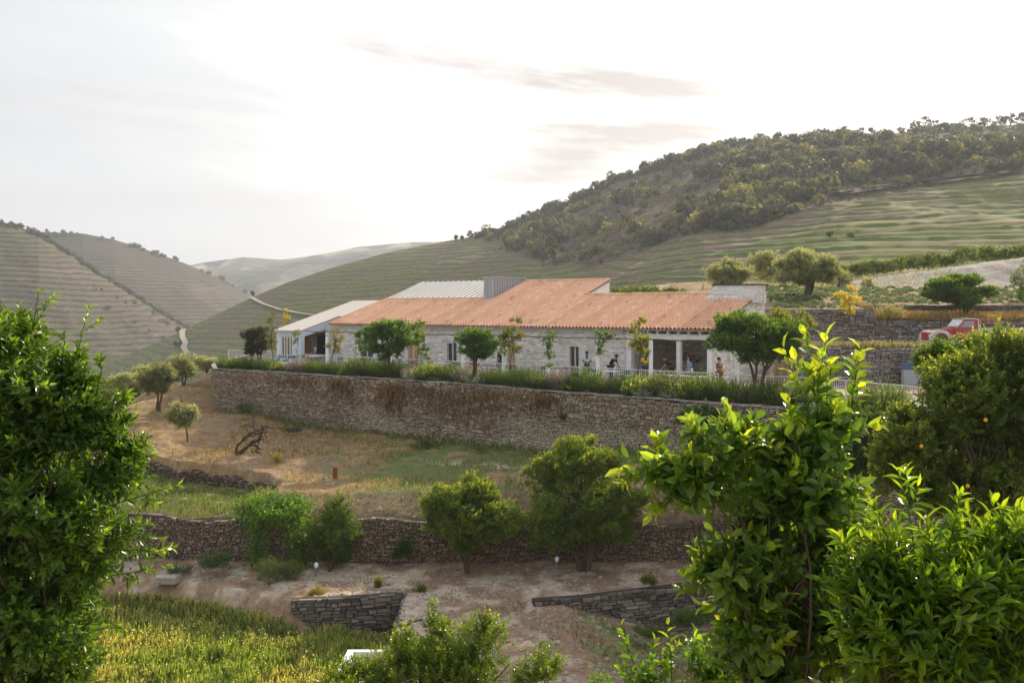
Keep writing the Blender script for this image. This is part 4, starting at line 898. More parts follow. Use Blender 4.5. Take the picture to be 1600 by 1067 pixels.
mb = MB(); mb.add([(1.72, .035, 1.24), (2.46, .035, 1.24), (2.46, .035, 1.58), (1.98, .035, 1.58)], [[0, 1, 2, 3]], (.3, .3, .3)); mb.add([(1.72, .05, 1.24), (2.46, .05, 1.24), (2.46, .05, 1.58), (1.98, .05, 1.58)], [[3, 2, 1, 0]], (.3, .3, .3))
M_win = plain('pale_window', (.35, .38, .42), .1, .6); mb.build('side_window', M_win, trk)
mb = MB(); prof(mb, [(1.60, 1.27), (1.62, 1.24), (1.94, 1.64), (1.92, 1.66)], .15, 1.55, (.35, .38, .42)); mb.build('windscreen', M_win, trk)
mb = MB(); mb.box((2.3, .85, 1.715), (.78, 1.62, .045), col=CREAM); mb.box((2.70, .05, 1.2), (.06, .1, 1.0), col=CREAM); mb.box((2.70, 1.65, 1.2), (.06, .1, 1.0), col=CREAM); mb.build('cab_trim', M_gloss, trk)
mb = MB(); mb.box((2.12, .03, .88), (1.0, .03, .66), col=(.44, .05, .06)); dr = mb.build('door', M_gloss, trk); mb = MB(); mb.box((2.5, 0, 1.1), (.16, .03, .035), col=(.7, .7, .7)); mb.build('handle', M_metal, dr)
mb = MB(); mb.tube([(1.5, .0, 1.2), (1.43, -.12, 1.32)], .012, 5, (.7, .7, .7)); mb.sphere((1.42, -.13, 1.36), (.07, .05, .08), 10, 7, (.8, .8, .8)); mb.build('mirror', M_gloss, trk)
mb = MB(); mb.box((4.25, .02, 1.0), (3.0, .05, .34), col=CREAM); mb.box((4.25, 1.68, 1.0), (3.0, .05, .34), col=CREAM); mb.box((5.75, .85, 1.0), (.05, 1.62, .34), col=CREAM); mb.box((4.25, .85, .84), (2.95, 1.6, .05), col=(.2, .12, .08)); mb.build('cargo_bed', M_gloss, trk)
mb = MB()
for y in (.03, 1.67):
    mb.tube([(2.75, y, 1.66), (3.45, y, 1.66), (3.55, y, 1.60), (3.6, y, 1.42)], .05, 6, (.6, .12, .1)); mb.tube([(2.75, y, 1.40), (5.75, y, 1.40)], .07, 6, (.10, .06, .05))
    for x in (3.0, 3.3, 3.6, 4.2, 4.9, 5.7): mb.tube([(x, y, 1.15), (x, y, 1.66 if x < 3.5 else 1.42)], .018, 5, (.35, .08, .08))
mb.build('bed_rails', M_gloss, trk)
for x in (.62, 4.6):
    for y in (.14, 1.56):
        mb = MB(); pr_ = [(.16, -.09), (.31, -.1), (.345, -.06), (.345, .06), (.31, .1), (.16, .09)]; th = np.arange(20) * 2 * np.pi / 20
        v = np.array([[(x + r_ * math.cos(a), y + q_, .345 + r_ * math.sin(a)) for a in th] for r_, q_ in pr_]).reshape(-1, 3); i = np.arange(5)[:, None] * 20; j = np.arange(20)[None]; jn = (j + 1) % 20
        mb.add(v, np.stack([i + j, i + jn, i + 20 + jn, i + 20 + j], -1).reshape(-1, 4), (.03, .03, .03)); wh_ = mb.build('wheel', M_attr, trk)
        mb = MB(); mb.sphere((x, y, .345), (.17, .09, .17), 14, 8, (.55, .53, .48)); mb.build('rim', M_attr, wh_)
mb = MB(); mb.sphere((.0, .14, .72), (.04, .1, .1), 12, 8, (.8, .8, .75)); mb.build('headlight', M_gloss, trk); mb = MB(); mb.box((-.08, .85, .42), (.08, 1.6, .1), col=(.6, .58, .52)); mb.build('bumper', M_gloss, trk)
# blue panel and grey cabinet by the lower wall
c = P(1424, 579, 54.7); mb = MB(); mb.box(c, (1.02, .05, .80), col=(.075, .12, .26)); mb.box(c + [0, .04, 0], (1.1, .03, .88), col=(.2, .22, .26)); mb.build('blue_panel', M_attr, off=c, label='faded blue square panel fixed to the grey stone wall', cat='sign')
c = P(1428, 597, 54.5); c[2] = .42; mb = MB(); mb.box((0, 0, 0), (1.3, .3, .84), col=(.36, .37, .40)); mb.box((0, -.16, 0), (1.2, .02, .74), col=(.40, .41, .43)); r = mb.build('utility_cabinet', M_attr, label='low grey cabinet below the blue panel', cat='cabinet'); r.location = [float(v) for v in c]
mb = MB(); mb.box((.1, -.18, .05), (.03, .03, .12), col=(.1, .1, .1)); mb.build('handle', M_attr, r)
# white rimmed tank at the foot of the ramp wall
c = PZ(548, 1020, -6.55); r = empty('water_tank', c, 0, label='white rimmed concrete tank beside the ramp wall in the tall grass', cat='tank')
mb = MB(); a = np.array([(0, 0), (1.35, 0), (1.35, -2.6), (0.0, -2.6)]); 
for (x0, y0), (x1, y1) in zip(a, np.roll(a, -1, 0)):
    cx, cy = (x0 + x1) / 2, (y0 + y1) / 2; mb.box((cx, cy, .0), (abs(x1 - x0) + .24, abs(y1 - y0) + .24, .16) if 0 else (max(abs(x1 - x0), .0) + (.22 if abs(x1 - x0) > .1 else .22), max(abs(y1 - y0), .0) + (-.222 if abs(y1 - y0) > .1 else .22), .16), col=(.80, .79, .78))
mb.build('rim', M_white, r)
mb = MB(); 
for (x, y, sx, sy) in ((0, -1.3, .18, 2.6), (1.35, -1.3, .18, 2.6), (.675, 0, 1.17, .18), (.675, -2.6, 1.17, .18)): mb.box((x, y, -.7), (sx, sy, 1.24), col=(.5, .47, .43))
mb.box((.675, -1.3, -.45), (1.16, 2.4, .1), col=(.42, .35, .27)); mb.build('basin', M_white, r)
# small things on the ground
def pipe(px, py, lb):
    c = PZ(px, py + 4, -6.05); mb = MB(); mb.tube([c, c + [.02, 0, .22], c + [.04, 0, .36]], [.05, .06, .045], 8, (.16, .17, .2)); mb.sphere(c + [.03, 0, .42], (.085, .085, .11), 12, 8, (.78, .82, .86)); mb.build('water_valve', M_attr, off=c, label=lb, cat='valve')
pipe(869, 886, 'white capped water valve at the foot of the wall near the larger citrus'); pipe(493, 896, 'white capped water valve beside the thin shrub on the left')
mb = MB(); c = P(524, 749, 47.5); c[2] = zt1(c[0], c[1]) - .05; mb.box(c + [0, 0, .3], (.22, .12, .7), col=(.22, .075, .04)); mb.box(c + [0, 0, .68], (.17, .09, .08), col=(.28, .1, .05)); mb.build('rusty_post', M_stone, off=c, label='short rusty iron post standing on the grass mound', cat='post')
mb = MB(); c = PZ(896, 870, -6); mb.tube([c, c + [-.35, .5, 2.1]], .018, 5, (.3, .24, .2)); mb.build('thin_stake', M_bark, off=c, label='thin stake leaning on the brown wall left of the larger citrus', cat='stake')

c = PZ(262, 905, -6.2); mb = MB(); mb.hexa([c + q for q in ((-.45, -.3, -.1), (.4, -.35, -.1), (.5, .4, -.1), (-.4, .35, -.1), (-.4, -.25, .14), (.36, -.3, .12), (.42, .34, .16), (-.35, .3, .15))], (.34, .30, .26)); mb.build('stone_slab', M_stone, off=c, label='pale flat stone slab at the left end of the dirt path', cat='stone')
# ---------------------------------------------------------------- leaves, shoots, plants
T_HI = np.array([(0, 0, 0), (-.42, .28, .07), (0, .30, -.02), (.42, .28, .07), (-.40, .66, .02), (0, .68, -.07), (.40, .66, .02), (0, 1, -.2)])
F_HI = np.array([(0, 2, 1), (0, 3, 2), (1, 2, 5), (1, 5, 4), (2, 3, 6), (2, 6, 5), (4, 5, 7), (5, 6, 7)])
T_LO = np.array([(0, 0, 0), (-.5, .45, .08), (0, 1, -.12), (.5, .45, .08)]); F_LO = np.array([(0, 2, 1), (0, 3, 2)])
def leaves(mb, Pp, D, Nn, Ln, Wd, col, hi):
    T, Fc = (T_HI, F_HI) if hi else (T_LO, F_LO)
    D = unit(D); sd = unit(np.cross(D, Nn)); Nn = np.cross(sd, D)
    v = Pp[:, None] + sd[:, None] * (T[None, :, 0:1] * Wd[:, None, None]) + D[:, None] * (T[None, :, 1:2] * Ln[:, None, None]) + Nn[:, None] * (T[None, :, 2:3] * Ln[:, None, None])
    n = len(Pp); k = len(T); mb.add(v.reshape(-1, 3), (np.arange(n)[:, None, None] * k + Fc[None]).reshape(-1, 3), np.repeat(col, k, 0))
def frame(D):
    ref = np.where(np.abs(D[:, 2:3]) > .95, np.array([[1., 0, 0]]), np.array([[0, 0, 1.]])); U = unit(np.cross(D, ref)); return U, np.cross(D, U)
def shoots(mb, rg, S, D, Ls, nl, ll, ratio, col, young, hi, spread=(68, 28), yf=None, wood=None, stem_r=.002, var=.3, gapl=0.15, droop=.15):
    n = len(S); D = unit(D); U, V = frame(D); j = (np.arange(nl) + .5) / nl
    f = (gapl + (1 - gapl) * j)[None] + rg.uniform(-.03, .03, (n, nl)); az_ = rg.uniform(0, 6.28, (n, 1)) + np.arange(nl)[None] * 2.4 + rg.uniform(-.4, .4, (n, nl))
    bend = unit(rg.normal(size=(n, 3))) * .15; 
    pos = S[:, None] + D[:, None] * (Ls[:, None] * f)[..., None] + bend[:, None] * (Ls[:, None] * f ** 2)[..., None]
    rad = np.cos(az_)[..., None] * U[:, None] + np.sin(az_)[..., None] * V[:, None]
    a = np.radians(spread[0] + (spread[1] - spread[0]) * f + rg.uniform(-14, 14, (n, nl)))[..., None]
    dr = D[:, None] * np.cos(a) + rad * np.sin(a); dr[..., 2] -= droop * rg.rand(n, nl); nm = D[:, None] * np.sin(a) - rad * np.cos(a) + rg.normal(size=(n, nl, 3)) * .25
    sz = ll * (1 - .35 * f) * rg.uniform(.65, 1.2, (n, nl)); yl = np.clip((f - .45) * 1.8, 0, 1) * (yf[:, None] if yf is not None else .5)
    c = np.array(col)[None, None] * (1 - yl[..., None]) + np.array(young)[None, None] * yl[..., None]; c = c * rg.uniform(1 - var, 1 + var, (n, nl, 1)) * rg.uniform(.92, 1.08, (n, nl, 3))
    leaves(mb, pos.reshape(-1, 3), dr.reshape(-1, 3), nm.reshape(-1, 3), sz.ravel(), (sz * ratio).ravel(), c.reshape(-1, 3), hi)
    if wood is not None and stem_r:
        e_ = S + D * Ls[:, None] + bend * Ls[:, None]; m = (S + D * Ls[:, None] * .5 + bend * Ls[:, None] * .25)
        st = np.stack([S, m, e_], 1); rr_ = np.array([1, .8, .5]) * stem_r
        th = np.arange(3) * 2 * np.pi / 3; v = st[:, :, None] + rr_[None, :, None, None] * (np.cos(th)[None, None, :, None] * U[:, None, None] + np.sin(th)[None, None, :, None] * V[:, None, None])
        i = np.arange(2)[:, None] * 3; q = np.arange(3)[None]; qn = (q + 1) % 3; fc = np.stack([i + q, i + qn, i + 3 + qn, i + 3 + q], -1).reshape(-1, 4)
        mb.add(v.reshape(-1, 3), (np.arange(n)[:, None, None] * 9 + fc[None]).reshape(-1, 4), wood)
def limb(mb, rg, a, b, r0, r1, col, n=7, wob=.08, seg=7):
    a = np.array(a, float); b = np.array(b, float); q = np.linspace(0, 1, n)[:, None]; ln = np.linalg.norm(b - a); k = rg.normal(size=3) * wob * ln; k2 = rg.normal(size=3) * wob * .5 * ln
    p = a * (1 - q) + b * q + np.sin(q * np.pi) * k + np.sin(q * 2 * np.pi) * k2; mb.tube(p, np.linspace(r0, r1, n), seg, col, cap=False); return p
CIT = (.075, .125, .018); CITY = (.28, .34, .04); OLV = (.22, .245, .14); OLVY = (.42, .43, .25)
def crown_points(rg, ells, n, lump=.42, ksub=9, inner=.15, flat=0.0):
    ells = np.array(ells, float); vol = (ells[:, 3] * ells[:, 4] * ells[:, 5]) ** .67; pick = rg.choice(len(ells), n, p=vol / vol.sum())
    sub = unit(rg.normal(size=(len(ells), ksub, 3))) * rg.uniform(.45, .8, (len(ells), ksub, 1)); sr = rg.uniform(.28, .5, (len(ells), ksub)) * lump / .42
    k = rg.randint(0, ksub, n); o = unit(rg.normal(size=(n, 3))) * (rg.uniform(.45, 1, (n, 1)) ** .5) * sr[pick, k][:, None]
    q = sub[pick, k] + o; inn = rg.rand(n) < inner; q[inn] = unit(rg.normal(size=(inn.sum(), 3))) * rg.uniform(.1, .8, (inn.sum(), 1))
    e_ = ells[pick]; pts = e_[:, :3] + q * e_[:, 3:6]; d = unit(q * (1 / (e_[:, 3:6] / e_[:, 3:6].mean(1, keepdims=True)))); 
    return pts, d, (sub * ells[:, None, 3:6] + ells[:, None, :3]).reshape(-1, 3), ~inn
def plant(name, base, ells, nsh, L_, nl, ll, ratio, label, cat, col=CIT, young=CITY, hi=False, seed=1, trunk=(.08, 3), up=.5, yfrac=.5, group=None, lump=.42, ksub=9, inner=.15, mt=None, spread=(68, 28), wood=(.10, .075, .055), stem_r=None, var=.3, extra=None, crownname='crown', fork=.35, rnd=.45, hang=0, split=None):
    rg = np.random.RandomState(seed); base = np.array(base, float); r = empty(name, base, label=label, cat=cat, group=group)
    ells = np.array(ells, float)
    p, d, subs, outer = crown_points(rg, ells, nsh, lump, ksub, inner)
    D = unit(d * .8 + np.array([0, 0, up]) + rg.normal(size=p.shape) * rnd - np.array([0, 0, hang])); Ls = L_ * rg.uniform(.6, 1.3, len(p))
    yf = np.clip((rg.rand(len(p)) < yfrac) * rg.uniform(.4, 1, len(p)) * np.clip(.35 + d[:, 2], 0.05, 1), 0, 1) * outer
    mb = MB(); shoots(mb, rg, p - D * Ls[:, None] * .5, D, Ls, nl, ll, ratio, col, young, hi, spread, yf, np.array(col) * .8 + np.array([.02, .02, .01]), stem_r if stem_r is not None else max(.0015, ll * .03), var)
    if extra is not None:                            # long leading shoots: (start, end, leaves, young)
        for a, b, n_, y_ in extra:
            a = np.array(a); b = np.array(b); ln = np.linalg.norm(b - a); dd = (b - a) / ln
            shoots(mb, rg, a[None], dd[None], np.array([ln]), n_, ll * 1.15, ratio, col, young, hi, (75, 30), np.array([y_]), np.array(col), .004, .2, gapl=.0, droop=.3)
            side = rg.normal(size=(max(2, n_ // 6), 3)) * .5 + dd; st = a + dd * ln * rg.uniform(.1, .85, (len(side), 1))
            shoots(mb, rg, st, side, np.full(len(side), ln * .3), 7, ll, ratio, col, young, hi, (70, 30), np.full(len(side), y_), np.array(col), .003, .2)
    mb.build(crownname, mt or (M_leaf if hi else M_leaf_m), r, off=base)
    tb = MB(); r0, ns = trunk
    if r0 > 0:
        cc = ells[:, :3].mean(0)
        for k in range(ns):
            tgt = ells[k % len(ells), :3] if len(ells) >= ns else cc + rg.normal(size=3) * ells[0, 3:6] * .45
            st = base + np.array([rg.uniform(-1, 1), rg.uniform(-1, 1), 0]) * r0 * .5 * (ns > 1); st[2] -= .1
            mid = st * (1 - fork) + tgt * fork + np.r_[rg.normal(size=2) * r0 * 2, 0]; mid = np.r_[st[:2] * .72 + tgt[:2] * .28, mid[2]] if fork == .35 else mid; mid[2] = max(mid[2], st[2] * .45 + tgt[2] * .55)
            limb(tb, rg, st, mid, r0 / ns ** .4, r0 * .7 / ns ** .4, wood, 6, .05); 
            for m in range(4):
                q = (subs[rg.randint(len(subs))] + tgt) * .5; pth_ = limb(tb, rg, mid, q, r0 * .5 / ns ** .4, r0 * .15, wood, 7, .08, 5)
                for _ in range(2): limb(tb, rg, pth_[4], subs[rg.randint(len(subs))] * .6 + pth_[4] * .4, r0 * .22, r0 * .06, wood, 6, .08, 4)
        tb.build('trunk', M_bark, r, smooth=True, off=base)
    return r
def E(px, py, Y, rx, ry, rd=None):                   # crown ellipsoid from its outline in the photo, at its distance
    c = P(px, py, Y); k = Y / F; return [c[0], c[1], c[2], rx * k, (rd or rx) * k, ry * k]
def G(px, Y): x = (px - HX) / F * Y; return np.array([x, Y, zt1(x, Y)])

# ---- foreground: lemon tree, glossy shrubs
def gz(px, Y): g = G(px, Y); g[2] = min(g[2], z_near(Y)); return g
Y = 4.1
el_ = [E(1215, 760, Y, 105, 85), E(1120, 735, Y - .1, 75, 55), E(1045, 735, Y - .15, 45, 35), E(1275, 680, Y, 62, 60), E(1195, 865, Y, 60, 70), E(1255, 900, Y + .1, 85, 100), E(1240, 1010, Y, 100, 90), E(1160, 965, Y - .1, 60, 60), E(1175, 1040, Y - .1, 75, 55), E(1145, 890, Y - .1, 45, 45), E(1290, 800, Y + .1, 48, 70), E(1120, 690, Y, 50, 28)]
ex = [(P(1275, 680, Y), P(1268, 512, Y - .05), 26, 1.0), (P(1318, 700, Y + .05), P(1345, 556, Y), 22, .95), (P(1285, 700, Y - .1), P(1232, 560, Y - .1), 20, .9), (P(1130, 730, Y - .1), P(1075, 662, Y - .15), 14, .8), (P(1290, 660, Y + .1), P(1300, 570, Y + .1), 16, .9),
      (P(1060, 740, Y - .1), P(975, 728, Y - .2), 14, .8), (P(1080, 760, Y - .1), P(1010, 800, Y - .2), 12, .7), (P(1150, 700, Y), P(1138, 655, Y), 9, .7), (P(1180, 720, Y), P(1185, 665, Y), 9, .6), (P(1120, 900, Y - .1), P(1080, 880, Y - .1), 8, .8)]
plant('lemon_tree', gz(1250, Y), el_, 860, .17, 9, .092, .54, 'tall lemon tree with broad glossy leaves and a bright upright leading shoot', 'tree', col=(.075, .14, .02), young=(.36, .46, .04), hi=True, seed=101, trunk=(.03, 4), yfrac=.55, ksub=7, extra=ex, inner=.2)
Y = 3.6
el_ = [E(1440, 900, Y, 110, 75), E(1560, 900, Y, 90, 70), E(1390, 1000, Y, 90, 90), E(1500, 1010, Y - .1, 110, 90), E(1600, 1000, Y, 80, 110), E(1370, 900, Y, 50, 60), E(1650, 900, Y, 70, 90)]
ex = [(P(1430, 870, Y), P(1420, 742, Y), 16, 1.0), (P(1480, 870, Y), P(1500, 765, Y), 18, .9), (P(1400, 880, Y), P(1375, 790, Y), 14, .9), (P(1540, 870, Y), P(1560, 790, Y), 14, .7), (P(1600, 880, Y), P(1585, 800, Y), 14, .6), (P(1350, 930, Y), P(1318, 850, Y), 12, .8), (P(1460, 900, Y - .1), P(1455, 815, Y - .1), 13, .9)]
plant('orange_shrub', gz(1460, Y), el_, 950, .17, 10, .092, .30, 'bright green shrub with narrow pointed leaves filling the lower right corner', 'shrub', col=(.075, .145, .012), young=(.27, .38, .02), hi=True, seed=102, trunk=(.03, 5), up=1.0, yfrac=.7, ksub=8, spread=(62, 20), extra=ex, rnd=.35)
Y = 5.6
el_ = [E(40, 760, Y, 150, 110), E(60, 640, Y, 110, 80), E(20, 560, Y, 80, 70), E(130, 840, Y, 95, 90), E(60, 950, Y, 120, 110), E(-20, 850, Y, 120, 150), E(170, 730, Y, 60, 50), E(150, 660, Y, 55, 45), E(40, 1060, Y, 110, 70), E(100, 590, Y, 45, 35), E(-60, 640, Y, 110, 130)]
ex = [(P(40, 560, Y), P(70, 462, Y), 20, .6), (P(10, 550, Y), P(-5, 480, Y), 14, .5), (P(110, 590, Y), P(140, 492, Y), 18, .7), (P(90, 600, Y), P(105, 520, Y), 14, .6), (P(170, 790, Y - .1), P(272, 762, Y - .1), 20, .9), (P(180, 860, Y - .1), P(262, 858, Y - .1), 14, .8), (P(150, 620, Y), P(160, 560, Y), 10, .5),
      (P(170, 740, Y), P(215, 700, Y), 10, .6), (P(170, 900, Y), P(262, 890, Y), 12, .6), (P(160, 650, Y), P(205, 612, Y), 10, .5), (P(130, 960, Y), P(190, 985, Y), 9, .5)]
plant('citrus_tree', gz(40, Y), el_, 4200, .15, 10, .072, .44, 'large dark glossy citrus tree filling the left edge of the view', 'tree', col=(.06, .12, .014), young=(.22, .34, .03), hi=True, seed=103, trunk=(.03, 5), yfrac=.45, ksub=10, extra=ex, inner=.18)
Y = 11.0
el_ = [E(540, 1062, Y, 50, 22), E(640, 1030, Y, 60, 45), E(740, 1020, Y, 90, 50), E(700, 1070, Y, 160, 50), E(840, 1045, Y, 40, 35), E(570, 1060, Y, 60, 25), E(682, 975, Y, 26, 30), E(760, 985, Y, 24, 24)]
ex = [(P(682, 980, Y), P(676, 928, Y), 16, .4), (P(755, 990, Y), P(748, 950, Y), 14, .5), (P(850, 1040, Y), P(858, 1000, Y), 12, .4), (P(650, 1000, Y), P(640, 960, Y), 10, .5)]
plant('myrtle_shrub', gz(700, Y), el_, 2600, .17, 12, .06, .45, 'small leaved green shrub at the bottom edge in front of the ramp wall', 'shrub', col=(.08, .135, .015), young=(.28, .34, .03), hi=False, seed=104, trunk=(.04, 5), yfrac=.6, ksub=12, extra=ex, mt=M_leaf, up=.9)
Y = 4.4
el_ = [E(1010, 1050, Y, 38, 30), E(1090, 1040, Y, 45, 38), E(1140, 1060, Y, 30, 30)]
ex = [(P(1000, 1060, Y), P(965, 985, Y), 12, 1.0), (P(1050, 1070, Y), P(1050, 985, Y), 12, .95), (P(1090, 1060, Y), P(1080, 1000, Y), 12, .9)]
plant('citrus_seedling', gz(1060, Y), el_, 60, .15, 8, .07, .42, 'young sunlit sprigs with yellow-green leaves left of the lemon tree foot', 'shrub', col=(.07, .15, .015), young=(.22, .34, .02), hi=True, seed=105, trunk=(.012, 3), up=1.0, yfrac=.9, extra=ex, ksub=5)
Y = 3.9
plant('citrus_seedling', gz(890, 10), [E(935, 1062, 9, 30, 10)], 14, .15, 8, .06, .4, 'tiny bright sprig at the bottom edge between myrtle and seedlings', 'shrub', col=(.07, .15, .015), young=(.22, .34, .02), hi=True, seed=106, trunk=(.01, 2), up=1.0, yfrac=.9, ksub=4)
Y = 12
plant('myrtle_shrub', gz(355, Y), [E(355, 1062, Y, 38, 14)], 60, .15, 9, .06, .42, 'small dark green sprig at the bottom edge left of the white tank', 'shrub', seed=107, trunk=(.02, 3), ksub=5, mt=M_leaf)
# big orange tree on the right with a few fruits
Y = 17.0
el_ = [E(1515, 588, Y, 58, 40), E(1560, 556, Y, 70, 44), E(1620, 550, Y, 60, 44), E(1580, 640, Y, 90, 90), E(1400, 700, Y, 45, 40), E(1500, 640, Y, 100, 85), E(1430, 700, Y, 80, 60), E(1560, 590, Y, 80, 55), E(1590, 700, Y, 110, 120), E(1480, 760, Y, 90, 50), E(1492, 608, Y, 42, 40), E(1640, 620, Y, 90, 90), E(1420, 655, Y, 34, 26), E(1560, 790, Y, 80, 50), E(1390, 745, Y, 40, 25)]
rt = plant('orange_tree', G(1530, Y), el_, 12000, .24, 12, .095, .5, 'big dense orange tree with a few ripe fruits at the right edge', 'tree', col=(.09, .14, .024), young=(.31, .34, .05), seed=110, trunk=(.12, 2), yfrac=.5, ksub=22, lump=.28, mt=M_leaf, inner=.1, var=.4)
for (px, py) in ((1540, 656), (1440, 697), (1512, 759)):
    c = P(px, py, Y - (110 if px > 1500 else 70) / F * Y - .15); mb = MB(); mb.sphere(c, .032, 12, 8, (.75, .33, .02)); mb.tube([c + [0, 0, .04], c + [0, .03, .10]], .004, 4, (.1, .12, .03)); mb.build('orange_fruit', M_attr, rt, off=[float(q) for q in rt.location], smooth=True)
# ---- mid distance trees below the terrace
def simple(px, py, Y, rx, ry, gpx, nm, lb, cat, seed, ll=.10, n=None, col=CIT, young=CITY, tr=(.09, 3), extra_e=(), yfrac=.5, ratio=.45, up=.5, gy=None, group=None, hang=0, ksub=20, lump=.30, mt=None, L_=.3, base=None, inner=.12, nl=10):
    rx *= 1.14; ry *= 1.12
    el_ = [E(px, py, Y, rx * .72, ry * .72)] + [E(*q) for q in extra_e]
    rg = np.random.RandomState(seed); m = 7
    for k in range(m): a = k * 2 * math.pi / m + rg.uniform(-.4, .4); el_.append(E(px + math.cos(a) * rx * .6, py - math.sin(a) * ry * .52, Y + rg.uniform(-.3, .3) * rx / F * Y, rx * rg.uniform(.26, .52), ry * rg.uniform(.26, .52)))
    b = G(gpx, gy or Y) if base is None else base
    n = n or int(rx * ry * .16 + 60); return plant(nm, b, el_, n, L_, nl, ll, ratio, lb, cat, col=col, young=young, seed=seed, trunk=tr, up=up, yfrac=yfrac, group=group, hang=hang, ksub=ksub, lump=lump, mt=mt, inner=inner, var=.42)
simple(905, 768, 39.3, 98, 82, 912, 'citrus_tree', 'largest citrus tree on the dirt path, in front of the brown stone wall', 'tree', 201, ll=.14, n=8000, col=(.12, .175, .024), young=(.38, .36, .035), tr=(.17, 4), extra_e=[(860, 830, 39.2, 45, 32), (960, 820, 39.4, 40, 30), (905, 700, 39.3, 40, 24)])
simple(733, 803, 39.2, 76, 52, 730, 'citrus_tree', 'smaller round citrus tree on the dirt path left of the largest one', 'tree', 202, ll=.14, n=5200, col=(.12, .175, .024), young=(.38, .36, .035), tr=(.11, 2), extra_e=[(745, 765, 39.2, 30, 26), (725, 850, 39.2, 30, 20)])
simple(521, 832, 39.5, 44, 56, 515, 'slender_shrub', 'dark upright shrub with thin stems, right of the ivy on the wall', 'shrub', 203, ll=.11, n=1500, tr=(.06, 3), yfrac=.25)
simple(1150, 700, 37, 70, 50, 1150, 'citrus_tree', 'dark citrus tree below the terrace wall, half hidden by the lemon tree', 'tree', 204, ll=.12, n=2600, tr=(.1, 3), gy=38, col=(.04, .07, .013))
simple(1095, 655, 43.0, 38, 20, 1095, 'fig_bush', 'dark green bush growing against the top right of the long terrace wall', 'shrub', 205, ll=.14, n=900, tr=(.05, 3), col=(.05, .10, .03), yfrac=.2, gy=43)
simple(1345, 690, 30, 70, 60, 1345, 'citrus_tree', 'deep green citrus tree between the lemon tree and the big orange tree', 'tree', 206, ll=.11, n=3200, tr=(.12, 3), col=(.05, .085, .015), yfrac=.3, base=np.array([(1345 - 800) / F * 30, 30, -5.0]))
simple(1466, 566, 20, 30, 28, 1466, 'citrus_tree', 'rounded bright green tree top under the front of the red truck', 'tree', 207, ll=.09, n=1800, tr=(.06, 2), col=(.045, .10, .014), base=np.array([(1450 - 800) / F * 20.5, 20.5, -2.0]))
simple(1545, 560, 21, 75, 42, 1545, 'fig_tree', 'pale grey-green tree top in front of the red truck', 'tree', 208, ll=.12, n=3000, tr=(.08, 3), col=(.13, .18, .07), young=(.25, .29, .13), base=np.array([(1560 - 800) / F * 22, 22, -2.0]))
simple(1180, 775, 36.8, 60, 40, 1190, 'citrus_tree', 'low citrus tree beside the path behind the lemon tree foliage', 'tree', 209, ll=.12, n=1600, tr=(.1, 2))
# climbing plant over the second wall
def climber(name, lb, pts, seed, n, ll, col, young, r=.35, cat='climbing plant', down=.8, group=None, stem=None, sp=.25):
    rg = np.random.RandomState(seed); pts = np.array(pts, float); base = pts[0].copy(); e_ = empty(name, base, label=lb, cat=cat, group=group)
    k = rg.uniform(0, len(pts) - 1, n); c = np.stack([np.interp(k, range(len(pts)), pts[:, i]) for i in range(3)], -1); c = c + rg.normal(size=(n, 3)) * r * .55
    D = unit(rg.normal(size=(n, 3)) * .6 + [0, -.5, -down]); mb = MB(); shoots(mb, rg, c, D, np.full(n, sp), 8, ll, .75, col, young, False, (75, 50), rg.rand(n) * .9, None, 0, .3); mb.build('foliage', M_leaf_m, e_, off=base)
    tb = MB(); limb(tb, rg, pts[0], pts[-1], stem or .02, .01, (.2, .15, .1), 12, .02, 5) if stem != 0 else None
    if stem != 0: tb.build('stem', M_bark, e_, off=base)
    return e_
wy = 40.0; rg0 = np.random.RandomState(3)
ivp = [P(x, y, wy + (1.2 if y < 800 else .1) - .15) for x, y in ((402, 885), (404, 860), (402, 835), (398, 812), (380, 797), (388, 790), (400, 786), (415, 783), (430, 781), (445, 782), (460, 785), (476, 790), (468, 800), (450, 796), (425, 798), (405, 800), (425, 808), (450, 806), (466, 815), (464, 840), (466, 865), (462, 880))]
climber('climbing_ivy', 'bright green ivy draped over the second stone wall', ivp, 5, 2200, .10, (.07, .15, .025), (.34, .42, .05), r=.40, stem=0)
